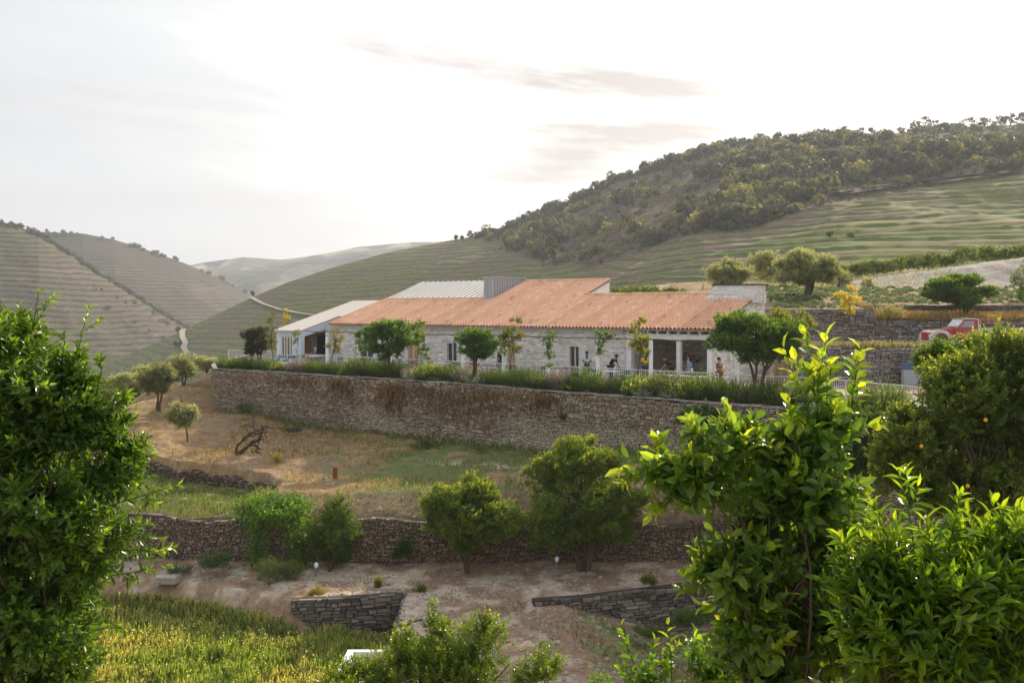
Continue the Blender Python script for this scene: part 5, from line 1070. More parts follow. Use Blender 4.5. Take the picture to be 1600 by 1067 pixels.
for px, py, Y, rx, ry, lb, c_, y_, s_ in ((628, 858, 39.8, 17, 18, 'small dark green bush against the foot of the brown wall', (.04, .09, .03), (.06, .13, .04), 1), (345, 880, 39.0, 40, 14, 'spreading green weed bush at the wall foot on the far left', (.07, .12, .04), (.16, .2, .07), 2),
    (430, 893, 38.2, 42, 20, 'feathery grey-green weed bush at the foot of the ivy wall', (.12, .16, .06), (.24, .26, .1), 3), (275, 892, 38.8, 26, 9, 'low blue-green bush at the left end of the path', (.06, .10, .05), (.12, .17, .08), 4), (495, 925, 36.6, 14, 10, 'small yellowish weed tuft on the edge of the path', (.2, .18, .05), (.32, .26, .08), 5),
    (1015, 907, 36.9, 16, 9, 'small green weed tuft on top of the right slate wall', (.10, .15, .03), (.2, .25, .05), 6), (590, 910, 37.6, 8, 9, 'thin yellow-green weed in the middle of the path', (.16, .18, .05), (.25, .26, .06), 7), (655, 921, 36.8, 14, 5, 'low green tuft at the corner of the ramp wall', (.12, .15, .04), (.2, .22, .05), 8),
    (665, 697, 53.6, 24, 10, 'dark green bush at the foot of the terrace wall, left of centre', (.06, .085, .03), (.14, .15, .05), 9), (760, 707, 52.0, 30, 9, 'grey-green scrub at the foot of the terrace wall near the large citrus', (.09, .11, .05), (.15, .16, .07), 10), (880, 652, 49.9, 9, 6, 'tiny green plant rooted in the face of the terrace wall', (.08, .12, .03), (.15, .2, .05), 11),
    (385, 640, 62.8, 34, 11, 'dark green scrub at the left foot of the terrace wall', (.06, .09, .035), (.12, .15, .05), 12), (465, 668, 60.6, 32, 9, 'low dark weeds below the wall behind the dead branch', (.06, .09, .035), (.12, .15, .05), 13), (435, 717, 51.8, 12, 7, 'yellow flowering weed on the dry slope', (.3, .28, .04), (.6, .5, .05), 14),
    (1085, 965, 34.8, 40, 16, 'long grassy weeds below the right slate wall', (.09, .14, .03), (.2, .26, .05), 15), (1020, 985, 34.0, 30, 10, 'low green weeds on the bare slope left of the slate wall', (.10, .14, .04), (.2, .24, .06), 16)):
    k = Y / F; wall_ = lb.startswith('tiny'); b = P(px, py + ry, Y)
    plant('weed_bush' if rx > 15 else 'weed_tuft', b, [E(px, py, Y, rx, ry, rx * .7)], int(40 + rx * ry * .55), .32, 9, .10, .3, lb, 'plant', col=c_, young=y_, seed=300 + s_, trunk=(0, 1), up=1.0, ksub=7, yfrac=.8, rnd=.4, crownname='foliage')
simple(560, 700, 56, 1, 1, 560, 'x', 'x', 'x', 1, n=1) if 0 else None
# dead branch and dry creepers
c = G(378, 53.5); mb = MB(); rg = np.random.RandomState(9); 
def dead(a, d, r, dep):
    b = a + d; limb(mb, rg, a, b, r, r * .6, (.07, .045, .03), 6, .12, 6)
    if dep:
        for _ in range(3 if dep > 1 else 2): dead(a + d * rg.uniform(.6, 1), (d * .6 + rg.normal(size=3) * np.linalg.norm(d) * .42) * .85 + [0, 0, .06], r * .5, dep - 1)
for dd in ((.9, .1, .75), (1.3, 0, .25), (.35, .2, .9)): dead(c + [-.3, 0, .02], np.array(dd), .085, 3)
mb.build('dead_branch', M_bark, off=c, label='dead dark forked branch lying on the dry slope', cat='branch')
def dry_creeper(xs, y0, y1, n, seed, lb):
    rg = np.random.RandomState(seed); mb = MB(); n0 = n
    px = (xs[0] + xs[1]) / 2 + rg.normal(size=n) * (xs[1] - xs[0]) * .30; ty = rg.beta(1.2, 2.2, n) * (.45 + .9 * vnoise(px * .045, px * 0 + seed, seed)); kp = rg.rand(n) < .25 + 1.3 * vnoise(px * .12, ty * 3, seed + 4); px = px[kp]; ty = ty[kp]; n = len(px); wx = (px - HX) / F; 
    wt = np.interp(px, [a for a, b in w1p], [b for a, b in w1p]); Yw = (CZ - ZT) * F / (wt - HY) - .06
    Pp = np.stack([wx * Yw, Yw, -.1 - (y1) * ty], -1); D = unit(rg.normal(size=(n, 3)) * [.35, .15, .3] + [0, -.25, -1]); ln = rg.uniform(.18, .55, n)
    cols = np.array([(.25, .165, .10), (.31, .22, .13), (.19, .12, .08), (.36, .27, .17)])[rg.randint(0, 4, n)] * rg.uniform(.7, 1.2, (n, 1))
    leaves(mb, Pp, D, np.tile([0., -1, .3], (n, 1)), ln, np.full(n, .035), cols, False); c0 = Pp.mean(0)
    mb.build('dry_creeper', M_grass, off=c0, label=lb, cat='creeper', group='dried creepers on the terrace wall')
dry_creeper((505, 560), 0, 1.6, 380, 1, 'thin dry creeper on the terrace wall below the purple bush'); dry_creeper((590, 640), 0, 3.0, 600, 2, 'longest dry brown creeper hanging almost to the foot of the wall')
dry_creeper((640, 800), 0, 1.9, 1150, 3, 'wide mat of dry brown creeper below the small V-shaped citrus'); dry_creeper((820, 870), 0, 1.1, 260, 4, 'small dry patch on the wall below the grassy shrubs'); dry_creeper((430, 500), 0, 1.0, 200, 6, 'faint dry creeper near the left end of the wall')

# ---- trees on the terrace
simple(607, 530, 60.3, 40, 34, 608, 'citrus_tree', 'dense round citrus tree on the terrace, left of the autumn coloured one', 'tree', 220, ll=.15, n=1900, tr=(.12, 2), col=(.07, .14, .025), young=(.26, .36, .04), base=W(*[0, 0]) * 0 + np.array([(608 - HX) / F * 60.3, 60.3, 0]), extra_e=[(600, 512, 60.3, 28, 16)])
simple(745, 537, 55.2, 37, 24, 745, 'citrus_tree', 'small V-shaped citrus tree on the terrace wall in front of the main wing', 'tree', 221, ll=.14, n=1300, tr=(.10, 2), base=np.array([(742 - HX) / F * 55.2, 55.2, 0]), col=(.07, .135, .025), young=(.26, .36, .04), extra_e=[(735, 525, 55.2, 22, 14), (765, 550, 55.2, 16, 12)])
simple(1182, 525, 45.6, 76, 44, 1190, 'citrus_tree', 'broad citrus tree with several trunks at the right end of the terrace', 'tree', 222, ll=.14, n=4600, tr=(.15, 4), base=np.array([(1183 - HX) / F * 45.6, 45.6, 0]), col=(.07, .13, .02), young=(.30, .38, .035), extra_e=[(1140, 515, 45.6, 34, 26), (1225, 540, 45.7, 30, 32)])
simple(1232, 512, 46.6, 34, 34, 1228, 'young_ornamental_tree', 'yellowish loose tree behind the broad citrus at the terrace end', 'tree', 223, ll=.13, n=900, tr=(.06, 2), base=np.array([(1232 - HX) / F * 46.6, 46.6, 0]), col=(.14, .17, .03), young=(.34, .30, .03), lump=.34, inner=.1)
simple(402, 533, 68.5, 25, 26, 402, 'olive_tree', 'dark round tree at the left end of the terrace', 'tree', 224, ll=.14, n=1000, tr=(.10, 2), base=np.array([(402 - HX) / F * 68.5, 68.5, 0]), col=(.045, .06, .03), young=(.14, .15, .05))
def sparse(px, y0, y1, Y, rx, lb, seed, col, young, gy=None, n=150, nm='young_tree', ll=.13, z0=0.0):
    b = np.array([(px - HX) / F * Y, Y, z0]); el_ = [E(px + dx * rx, y0 + (y1 - y0) * q, Y, rx * w_, (y1 - y0) * .15) for q, w_, dx in ((.1, .4, .2), (.3, .65, -.3), (.5, .8, .2), (.7, .8, -.1), (.9, .6, .1))]
    return plant(nm, b, el_, n, .30, 9, ll, .6, lb, 'tree', col=col, young=young, seed=seed, trunk=(.035, 1), up=.3, ksub=4, lump=.5, inner=.05, yfrac=.9, var=.35)
sparse(653, 495, 556, 62.0, 22, 'light green tree with yellow leaves right beside the dense round citrus', 230, (.12, .18, .03), (.30, .28, .04), n=330)
sparse(800, 495, 550, 57.0, 24, 'thin tree with olive-yellow leaves right of the small V-shaped citrus', 231, (.12, .13, .035), (.28, .24, .05), n=190)
sparse(1000, 493, 558, 51.5, 22, 'yellow-green young tree at the left side of the portico', 232, (.18, .20, .03), (.42, .36, .03), n=230)
sparse(424, 485, 550, 66.0, 11, 'tall thin young tree in front of the annex left corner', 233, (.10, .11, .03), (.25, .19, .05), n=90)
sparse(522, 505, 550, 63.5, 17, 'thin tree with orange and yellow leaves in front of the annex porch', 234, (.16, .14, .03), (.45, .26, .04), n=120)
sparse(446, 486, 506, 82, 8, 'small golden tree standing behind the annex roof', 235, (.3, .26, .03), (.5, .4, .04), n=60)
sparse(1326, 450, 488, 61.8, 22, 'small golden yellow tree on the ledge above the stone walls', 236, (.36, .31, .04), (.58, .46, .06), n=240, z0=3.3)
# vines on the pergola posts
for px, ya, yb, lb, s_ in ((462, 517, 560, 'thin vine with a few green leaves on the annex front wall', 1), (560, 518, 548, 'bushy green vine hanging on the second pergola post', 2), (787, 520, 550, 'green vine on the pergola post beside the yellow-leaved tree', 3), (858, 519, 568, 'vine hanging down the pergola post in front of the plain wall', 4), (937, 517, 552, 'leafy vine spreading from the pergola post left of the portico', 5), (665, 540, 556, 'few vine leaves on the pergola post by the grey glass door', 6)):
    Y = float(W(s_at(px, -4.6), -4.6)[1]) - .08; pts = [P(px, yb, Y), P(px + 2, (ya + yb) / 2, Y), P(px - 2, ya + 3, Y), P(px + 6, ya, Y)] + ([P(px + 25, ya + 5, Y - .3), P(px + 10, ya, Y)] if s_ == 5 else [])
    climber('grape_vine', lb, pts, 60 + s_, 26 if s_ in (1, 6) else 70, .15, (.06, .11, .025), (.17, .21, .04), r=.22, group='vines on the pergola', down=.6, cat='vine', stem=.012)
# ---- planting strip along the terrace edge
def strip_shrub(kind, seed):
    rg = np.random.RandomState(seed)
    prm = {'rosemary': ((.075, .125, .03), (.17, .22, .05), .05, 1.4, .46), 'santolina': ((.24, .28, .25), (.36, .40, .36), .045, .5, .26), 'lavender': ((.17, .16, .16), (.30, .22, .36), .06, 1.1, .40), 'euphorbia': ((.11, .16, .03), (.40, .42, .12), .075, .8, .38), 'broom': ((.085, .12, .04), (.24, .27, .11), .06, 1.3, .42)}[kind]
    col, yg, ll, up, hh = prm; n = 190; a = rg.uniform(0, 6.28, n); q = rg.uniform(0, 1, n) ** .5; st = np.stack([np.cos(a) * q * .36, np.sin(a) * q * .32, np.full(n, .02)], -1)
    D = unit(np.stack([np.cos(a) * q * .75, np.sin(a) * q * .75, np.full(n, up)], -1) + rg.normal(size=(n, 3)) * .12); Ls = hh * rg.uniform(.8, 1.1, n) * (1.4 - .5 * q ** 2)
    mb = MB(); shoots(mb, rg, st, D, Ls, 22, ll * 1.5, .30 if kind != 'euphorbia' else .42, col, yg, False, (40, 15) if up > 1 else (60, 40), rg.uniform(0, 1, n) ** 1.6, np.array(col) * .6, .003, .5, gapl=.1); return mb.mesh('foliage')
meshes = {k: [strip_shrub(k, 40 + i * 7 + j) for j in range(2)] for i, k in enumerate(('rosemary', 'santolina', 'lavender', 'euphorbia', 'broom'))}
for v in meshes.values():
    for m in v: m.materials.append(M_leaf_m)
seq = [(352, 'rosemary'), (362, 'euphorbia'), (372, 'rosemary'), (384, 'rosemary'), (396, 'rosemary'), (408, 'rosemary'), (421, 'rosemary'), (434, 'euphorbia'), (447, 'rosemary'), (461, 'lavender'), (474, 'lavender'), (488, 'rosemary'), (500, 'rosemary'), (514, 'rosemary'), (530, 'rosemary'), (545, 'euphorbia'), (560, 'broom'), (575, 'rosemary'), (590, 'rosemary'), (605, 'rosemary'), (621, 'rosemary'),
       (641, 'lavender'), (655, 'santolina'), (672, 'euphorbia'), (684, 'santolina'), (700, 'rosemary'), (716, 'rosemary'), (732, 'lavender'), (748, 'santolina'), (766, 'rosemary'), (784, 'rosemary'), (803, 'rosemary'), (822, 'rosemary'), (842, 'broom'), (862, 'broom'), (880, 'lavender'), (896, 'euphorbia'), (915, 'rosemary'), (936, 'broom'), (957, 'broom'), (978, 'rosemary'), (1002, 'euphorbia'), (1018, 'santolina'),
       (1040, 'broom'), (1058, 'santolina'), (1078, 'euphorbia'), (1100, 'rosemary'), (1124, 'rosemary'), (1150, 'rosemary'), (1176, 'broom'), (1204, 'rosemary'), (1232, 'broom'), (1262, 'rosemary'), (1292, 'santolina'), (1352, 'broom'), (1384, 'rosemary'), (1410, 'santolina')]
desc = {'rosemary': 'upright green rosemary bush', 'santolina': 'low silver-grey santolina mound', 'lavender': 'greyish purple lavender bush', 'euphorbia': 'yellow-green rounded bush', 'broom': 'olive-green grassy bush'}
cnt = {}; tot = {}
for _, k in seq: tot[k] = tot.get(k, 0) + 1
rg = np.random.RandomState(8)
for px, k in seq:
    cnt[k] = cnt.get(k, 0) + 1; py = np.interp(px, [a for a, b in w1p], [b for a, b in w1p]); b = PZ(px, py, ZT); b = b * (1 + 1.1 / b[1]) * np.array([1, 1, 0]) + [0, 0, ZT]
    o = bpy.data.objects.new(desc[k].split()[-2] + '_' + desc[k].split()[-1], meshes[k][rg.randint(2)]); link(o); o.location = [float(v) for v in b]; o.rotation_euler = (0, 0, rg.uniform(0, 6.3)); q = rg.uniform(1.35, 1.75) * (.8 if px < 520 else 1.0) * (1.1 if px > 740 else 1) * rg.choice([.8, 1, 1.08]) * (1.0 if k != 'santolina' else 1.1); o.scale = (q * 1.05, q * 1.05, q * rg.uniform(.95, 1.2))
    tag(o, desc[k] + ' on the terrace edge, ' + ORD[cnt[k] - 1] + ' such from the left', 'shrub', 'shrubs along the terrace edge')
# ---- olive trees on the left slope and above the restaurant
def olive(px, py, Y, rx, ry, bpx, bpy_, lb, seed, tr=.12, n=None, dark=1.0, fork=2, ll=.14):
    base = P(bpx, bpy_, Y); c_ = tuple(np.array(OLV) * dark); y_ = tuple(np.array(OLVY) * dark)
    return simple(px, py - ry * .08, Y, rx, ry * .9, bpx, 'olive_tree', lb, 'tree', seed, ll=ll * 1.15, n=n or int(rx * ry * 1.1 + 300), col=c_, young=y_, tr=(tr, fork), ratio=.24, yfrac=.9, base=base, L_=.42, nl=14, ksub=18, lump=.36, inner=.15)
olive(246, 596, 64, 30, 30, 248, 640, 'dark grey-green olive tree at the centre of the left slope', 401, dark=.75)
olive(283, 576, 74, 25, 24, 286, 606, 'olive tree at the crest of the slope, nearest the terrace wall', 402)
olive(198, 604, 72, 30, 26, 205, 640, 'pale olive tree left of the dark one, half behind the citrus foliage', 403, dark=1.1)
olive(228, 590, 82, 22, 22, 232, 625, 'pale olive tree just behind the dark one on the left slope', 404, dark=1.1)
olive(320, 568, 84, 22, 13, 322, 588, 'low pale olive tree beside the left end of the terrace wall', 405, dark=1.1)
olive(286, 651, 56.5, 24, 21, 293, 688, 'small round olive tree alone on the dry slope below the wall', 406, tr=.07)
olive(165, 612, 86, 26, 18, 168, 640, 'furthest left olive tree on the slope, behind the big citrus', 407, dark=1.1)
olive(1140, 432, 78, 36, 28, 1140, 464, 'round grey-green olive tree behind the tiled roof, left of the big olive', 410, n=2200)
olive(1196, 420, 82, 28, 32, 1230, 460, 'olive tree directly behind the chimney', 411, n=1000)
olive(1262, 422, 71.5, 52, 35, 1260, 470, 'big old olive tree with a forked trunk above the stone walls', 412, tr=.3, n=4600, dark=.95)
olive(1310, 438, 86, 26, 16, 1312, 455, 'low olive bush right of the big forked olive', 413, n=350, dark=.8)
olive(1357, 443, 84, 13, 10, 1357, 453, 'small grey bush at the foot of the earth bank', 414, n=120, tr=.04)
simple(1503, 453, 65.5, 56, 30, 1508, 'carob_tree', 'round clipped tree with a flat broad crown above the red truck', 'tree', 420, ll=.15, n=4000, tr=(.12, 3), base=P(1508, 489, 65.3), col=(.075, .135, .02), young=(.24, .31, .04))
simple(1607, 440, 70, 26, 36, 1610, 'bush', 'dark green bush at the right edge beside the earth bank', 'shrub', 421, ll=.12, n=700, tr=(.06, 3), base=P(1610, 475, 70))
# ---- lavender rows
lm = []
for q in range(3):
    rg = np.random.RandomState(70 + q); n = 90; d = unit(rg.normal(size=(n, 3))); d[:, 2] = np.abs(d[:, 2]); st = d * [.22, .22, .14] + [0, 0, .12]
    mb = MB(); shoots(mb, rg, st, d + [0, 0, .3], np.full(n, .16), 10, .09, .3, (.075, .115, .065), (.14, .19, .12), False, (50, 20), rg.rand(n), None, 0, .3); m = mb.mesh('lavender_clump'); m.materials.append(M_leaf_m); lm.append(m)
rg = np.random.RandomState(5); kk = 0
for row in range(11):
    Yr = 63.8 + row * 1.75 + (0); xs_ = np.arange(17 + row * .4 + (row % 2) * .5, 40 + row * 1.0, 1.05 + row * .02)
    for x in xs_:
        if kk >= 290: break
        Yy = Yr + rg.uniform(-.15, .15) + .03 * (x - 25); xx = x + rg.uniform(-.15, .15)
        if xx > .366 * 62.8 and Yy < 67.3: continue
        px = HX + xx / Yy * F
        if px > 1615 or rg.rand() < .06: continue
        o = bpy.data.objects.new('lavender_clump', lm[rg.randint(3)]); link(o); q = rg.uniform(.95, 1.25) * (1.2 if px < 1300 else 1); o.location = (float(xx), float(Yy), zt1(xx, Yy) - .03); o.rotation_euler = (0, 0, rg.uniform(0, 6)); o.scale = (q, q, q * .85); kk += 1
        tag(o, 'round grey-green lavender clump in the planted rows above the stone walls', 'lavender', 'lavender clumps in rows')
# ---- vine rows above the bank and hedge behind the roof
def vine_row(p0, p1, h, n, lb, seed, w_=.45, cy=(.24, .28, .04)):
    rg = np.random.RandomState(seed); p0 = np.array(p0); p1 = np.array(p1); base = (p0 + p1) / 2; e_ = empty('vine_row', base, label=lb, cat='vine row', group='vine rows above the bank')
    q = rg.rand(n); hh = .55 + .5 * vnoise(q * np.linalg.norm(p1 - p0) * .9, q * 0, seed); c = p0 + (p1 - p0) * q[:, None]; c[:, 0] += rg.normal(size=n) * w_ * .4; c[:, 1] += rg.normal(size=n) * w_ * .5; c[:, 2] += rg.uniform(.25, 1, n) * h * hh
    D = unit(rg.normal(size=(n, 3)) + [0, 0, .7]); mb = MB(); shoots(mb, rg, c, D, np.full(n, .3), 7, .17, .8, (.085, .12, .02), cy, False, (80, 50), rg.rand(n), None, 0, .35); mb.build('foliage', M_leaf_m, e_, off=base)
    L_ = np.linalg.norm(p1 - p0)
    for s in np.arange(0, L_, 5.0): a = p0 + (p1 - p0) * s / L_; mb = MB(); mb.tube([a, a + [0, 0, h * 1.1]], .06, 6, (.42, .36, .28)); mb.build('stake', M_bark, e_, off=base)
def gp(px, Y, dz=0): g = G(px, Y); g[2] += dz; return g
def gline(pa, Ya, pb, Yb, lb, seed, n, h=1.6):
    vine_row(gp(pa, Ya), gp(pb, Yb), h, n, lb, seed)
a, b, m = gp(1370, 95.5), gp(1620, 95.5), gp(1490, 95.5)
vine_row(a, m, 1.7, 1000, 'left half of the nearest green vine row on top of the earth bank', 51); vine_row(m, b, 1.7, 1000, 'right half of the nearest green vine row on top of the earth bank', 52)
vine_row(gp(1300, 93.5), a, 1.7, 700, 'vine row running down behind the big forked olive', 53)
vine_row(gp(1330, 100), gp(1640, 100), 1.7, 1500, 'second vine row, just behind the one on the bank', 54)
p0 = P(955, 462, 88); p1 = P(1110, 460, 80); p0[2] -= .6; p1[2] -= .6
vine_row(p0, p1, 1.3, 1100, 'yellow-green vine row peeking over the lower tile roof', 55)
# grass tufts by the truck bank and upper ledge
def grass_patch(name, X, Y_, Z, h, wd, cols, lb, seed, lean=.35, kind='stuff', tip=None):
    rg = np.random.RandomState(seed); n = len(X); cols = np.array(cols); c = cols[rg.randint(0, len(cols), n)] * rg.uniform(.7, 1.25, (n, 1))
    D = unit(rg.normal(size=(n, 3)) * lean + [0, 0, 1]); Nn = unit(rg.normal(size=(n, 3)) * [1, 1, .2])
    mb = MB(); leaves(mb, np.stack([X, Y_, Z], -1), D, Nn, h, np.broadcast_to(wd, (n,)) * 1.0, c, False)
    return mb.build(name, M_grass, kind=kind, label=lb, cat='grass')
rg = np.random.RandomState(2)
def scatter(n, x0, x1, y0, y1): return rg.uniform(x0, x1, n), rg.uniform(y0, y1, n)
# tall meadow grass lower left
n = 120000; X, Yq = scatter(n, -18, -3.9, 27.5, 38); keep = (Yq < y_l3(X) - .35 + .0 * X) & (X < -4.3) & (np.abs(X / Yq * F + HX - 330) < 420); X = X[keep]; Yq = Yq[keep]
dn = fbm(X * .5, Yq * .5, 15); keep = rg.rand(len(X)) < .35 + 1.1 * dn; X = X[keep]; Yq = Yq[keep]
t_ = np.clip((X + 4.2) / -2.0, .35, 1) * (1 - .45 * sm(2.2, .4, y_l3(X) - Yq) * sm(-6.5, -8, X)); dn = fbm(X * .6, Yq * .6, 17); tl = fbm(X * 2, Yq * 2, 18)
kc = sm(.38, .6, dn)[:, None]; gcol = (np.array([.37, .42, .10]) * (1 - kc) + np.array([.52, .48, .18]) * kc); g2 = (rg.rand(len(X)) < .3)[:, None]; gcol = np.where(g2, np.array([.12, .18, .04]), gcol) * rg.uniform(.65, 1.3, (len(X), 1))
fr_ = sm(4.0, 1.0, y_l3(X) - Yq)[:, None] * .35; gcol = gcol * (1 - fr_) + np.array([.13, .18, .05]) * fr_
mb = MB(); nn = len(X); D = unit(rg.normal(size=(nn, 3)) * .2 + [.08, 0, 1]); hgt = (.38 + .6 * tl) * rg.uniform(.6, 1.25, nn) * t_
leaves(mb, np.stack([X, Yq, terrain(X, Yq) - .03], -1), D, unit(rg.normal(size=(nn, 3)) * [1, 1, .1]), hgt, rg.uniform(.014, .034, nn), gcol, False)
sel = rg.rand(nn) < .06; m = sel.sum(); base_ = np.stack([X, Yq, terrain(X, Yq)], -1)[sel]
for k in range(7):                                   # leafy seed stalks
    leaves(mb, base_ + D[sel] * (hgt[sel] * (.35 + .12 * k))[:, None], unit(rg.normal(size=(m, 3)) + [0, 0, .7]), unit(rg.normal(size=(m, 3))), np.full(m, .10), np.full(m, .045), gcol[sel] * 1.15, False)
mb.build('tall_grass', M_grass, kind='stuff', label='tall yellow-green wild grass meadow in the lower left', cat='grass')
# field weeds
n = 90000; X, Yq = scatter(n, -24, 11, 41, 80); ok = (Yq > y_w2(X) + .3) & ~((Yq > y_w1(X) - .1) & (X > x_left(Yq) - .3)) & (Yq < 95)
n1 = fbm(X * .5, Yq * .5, 91); near = np.exp(-((y_w1(X) - Yq) / 1.3) ** 2) * (X > -20.6); lip = np.exp(-((Yq - y_w2(X) - 2.4) / 1.0) ** 2)
strip = (X < SW[-1, 0]) & (Yq < y_sw(X) - .4)
dens = sm(.42, .62, n1) * .5 + near * .9 + lip * .2 + strip * .9; ok &= rg.rand(n) < dens; X, Yq, near, strip, n1 = X[ok], Yq[ok], near[ok], strip[ok], n1[ok]
z_ = terrain(X, Yq) - .02; left = X < -5; nn = len(X)
isg = (rg.rand(nn) < np.where(strip, .9, np.where(near > .3, .75, np.where(left, .15, .6))))
cg = np.array([.15, .20, .055]); cd = np.array([.31, .235, .125]); gcol = np.where(isg[:, None], cg, cd) * rg.uniform(.65, 1.3, (nn, 1))
for nm, s_, lb in (('green_weeds', isg, 'green weeds and short grass on the field below the terrace'), ('dry_grass', ~isg, 'dry straw coloured grass on the slope and the bank')):
    mb = MB(); k = s_.sum(); leaves(mb, np.stack([X, Yq, z_], -1)[s_], unit(rg.normal(size=(k, 3)) * .5 + [0, 0, 1]), unit(rg.normal(size=(k, 3))), rg.uniform(.12, .34, k) * (1 + .6 * near[s_]), rg.uniform(.02, .045, k), gcol[s_], False); mb.build(nm, M_grass, kind='stuff', label=lb, cat='grass')
# path tufts, low right weeds
n = 16000; X, Yq = scatter(n, -13, 9, 30, 40.3); n1 = fbm(X * .9, Yq * .9, 33); ok = (X > -2.6) & (Yq < np.where(X > .5, y_r3(X), 40)) | (Yq > y_l3(X) + .3) & (Yq < y_w2(X) - .2) & (Yq > np.where(X > .5, y_r3(X) + .2, 0))
ok &= rg.rand(n) < np.where((X > 2) & (Yq < y_r3(X)), sm(.4, .6, n1), sm(.6, .75, n1) * .5); X, Yq = X[ok], Yq[ok]; nn = len(X)
grass_patch('path_weeds', X, Yq, terrain(X, Yq) - .02, rg.uniform(.08, .25, nn), rg.uniform(.02, .04, nn), [(.12, .16, .04), (.2, .2, .06), (.3, .24, .1)], 'scattered weeds on the dirt path and bare slope', 4, .6)
# bank grass behind the truck, ledge grass, dry ledge
n = 9000; X, Yq = scatter(n, 22.9, 36, 63.2, 66.3); grass_patch('dry_grass', X, Yq, terrain(X, Yq), rg.uniform(.2, .55, n), .04, [(.38, .24, .12), (.38, .31, .13), (.22, .22, .08), (.33, .2, .12)], 'orange dry grass on the bank behind the red truck', 5)
n = 4000; X, Yq = scatter(n, 15.9, 30, 55.6, 57); grass_patch('dry_grass', X, Yq, terrain(X, Yq), rg.uniform(.15, .5, n), .035, [(.32, .28, .18), (.24, .25, .12), (.38, .33, .23)], 'pale grass along the top of the wall with the blue panel', 6)
n = 2500; X, Yq = scatter(n, 17, 40, 84, 92); grass_patch('green_weeds', X, Yq, terrain(X, Yq), rg.uniform(.1, .3, n), .05, [(.2, .22, .1), (.3, .27, .15)], 'sparse weeds on the pale earth bank under the vine row', 7)
plant('tall_grass_tuft', P(1392, 498, 63.3), [E(1392, 490, 63.3, 22, 9)], 150, .6, 12, .2, .08, 'pale wispy grass tuft on the wall above the truck hood', 'plant', col=(.3, .29, .17), young=(.42, .38, .24), seed=450, trunk=(0, 1), up=1.3, crownname='foliage')
# stones lying about
sm_ = []
for q in range(3):
    mb = MB(); mb.sphere((0, 0, 0), 1, 8, 5, (.36, .31, .25)); v = mb.v[0]; mb.v[0] = v * (1 + (hash2(np.floor(v[:, 0] * 3), np.floor(v[:, 1] * 3 + v[:, 2] * 5), q)[:, None] - .5) * .5) * [1, .8, .5]; m = mb.mesh('stone'); m.materials.append(M_stone); sm_.append(m)
for k in range(150):
    if k < 70: px_, py_ = rg.uniform(300, 1120), rg.uniform(900, 925); b = PZ(px_, py_, -6.15)
    elif k < 110: b = PZ(rg.uniform(590, 900), rg.uniform(935, 1050), -6.4)
    else: b = P(rg.uniform(350, 560), rg.uniform(700, 755), rg.uniform(47.5, 52))
    if b[0] < -4 and b[1] < y_l3(b[0]) + .3: continue
    o = bpy.data.objects.new('stone', sm_[k % 3]); link(o); q = rg.uniform(.035, .1); o.location = (float(b[0]), float(b[1]), zt1(b[0], b[1])); o.scale = (q * 1.3, q, q); o.rotation_euler = (0, 0, rg.uniform(0, 6)); tag(o, 'small loose stone lying on the dirt path or the bare slope', 'stone', 'loose stones')

rg = np.random.RandomState(31); mb = MB(); n = 16000; X, Yq = scatter(n, -13, 9, 29, 47); q_ = fbm(X * .8, Yq * .8, 51)
ok = ((Yq < y_w2(X) - .05) & (Yq > y_l3(X) + .35) & (Yq > np.where(X > .5, y_r3(X) + .4, 0)) | (X > -3.9) & (Yq < 36.5) & ((X < .5) | (Yq < y_r3(X) - .1)) | (Yq > y_w2(X) + .5) & (Yq < y_w2(X) + 2.6)) & (rg.rand(n) < .15 + 1.2 * sm(.45, .7, q_)); X, Yq = X[ok], Yq[ok]; n = len(X)
zz = terrain(X, Yq); sc_ = rg.uniform(.012, .05, n) * np.where(rg.rand(n) < .1, 1.8, 1); v = np.array([(-1, -1, -.5), (1, -.8, -.5), (.9, 1, -.5), (-1, .8, -.5), (-.5, -.5, .6), (.6, -.4, .5), (.4, .6, .7), (-.6, .4, .5)])[None] * (1 + rg.uniform(-.3, .3, (n, 8, 3))) * sc_[:, None, None] * [1.3, 1, .7]; a = rg.uniform(0, 6.3, n); ca, sa = np.cos(a)[:, None], np.sin(a)[:, None]
v = np.stack([v[..., 0] * ca - v[..., 1] * sa + X[:, None], v[..., 0] * sa + v[..., 1] * ca + Yq[:, None], v[..., 2] + zz[:, None] + .01], -1); mb.add(v.reshape(-1, 3), (np.arange(n)[:, None, None] * 8 + np.array(BOXF)[None]).reshape(-1, 4), np.repeat(np.array([(.40, .33, .26), (.33, .27, .22), (.26, .2, .16), (.46, .40, .33)])[rg.randint(0, 4, n)], 8, 0))
mb.build('gravel', M_stone, kind='stuff', label='loose schist chips and gravel on the dirt path and banks', cat='gravel')

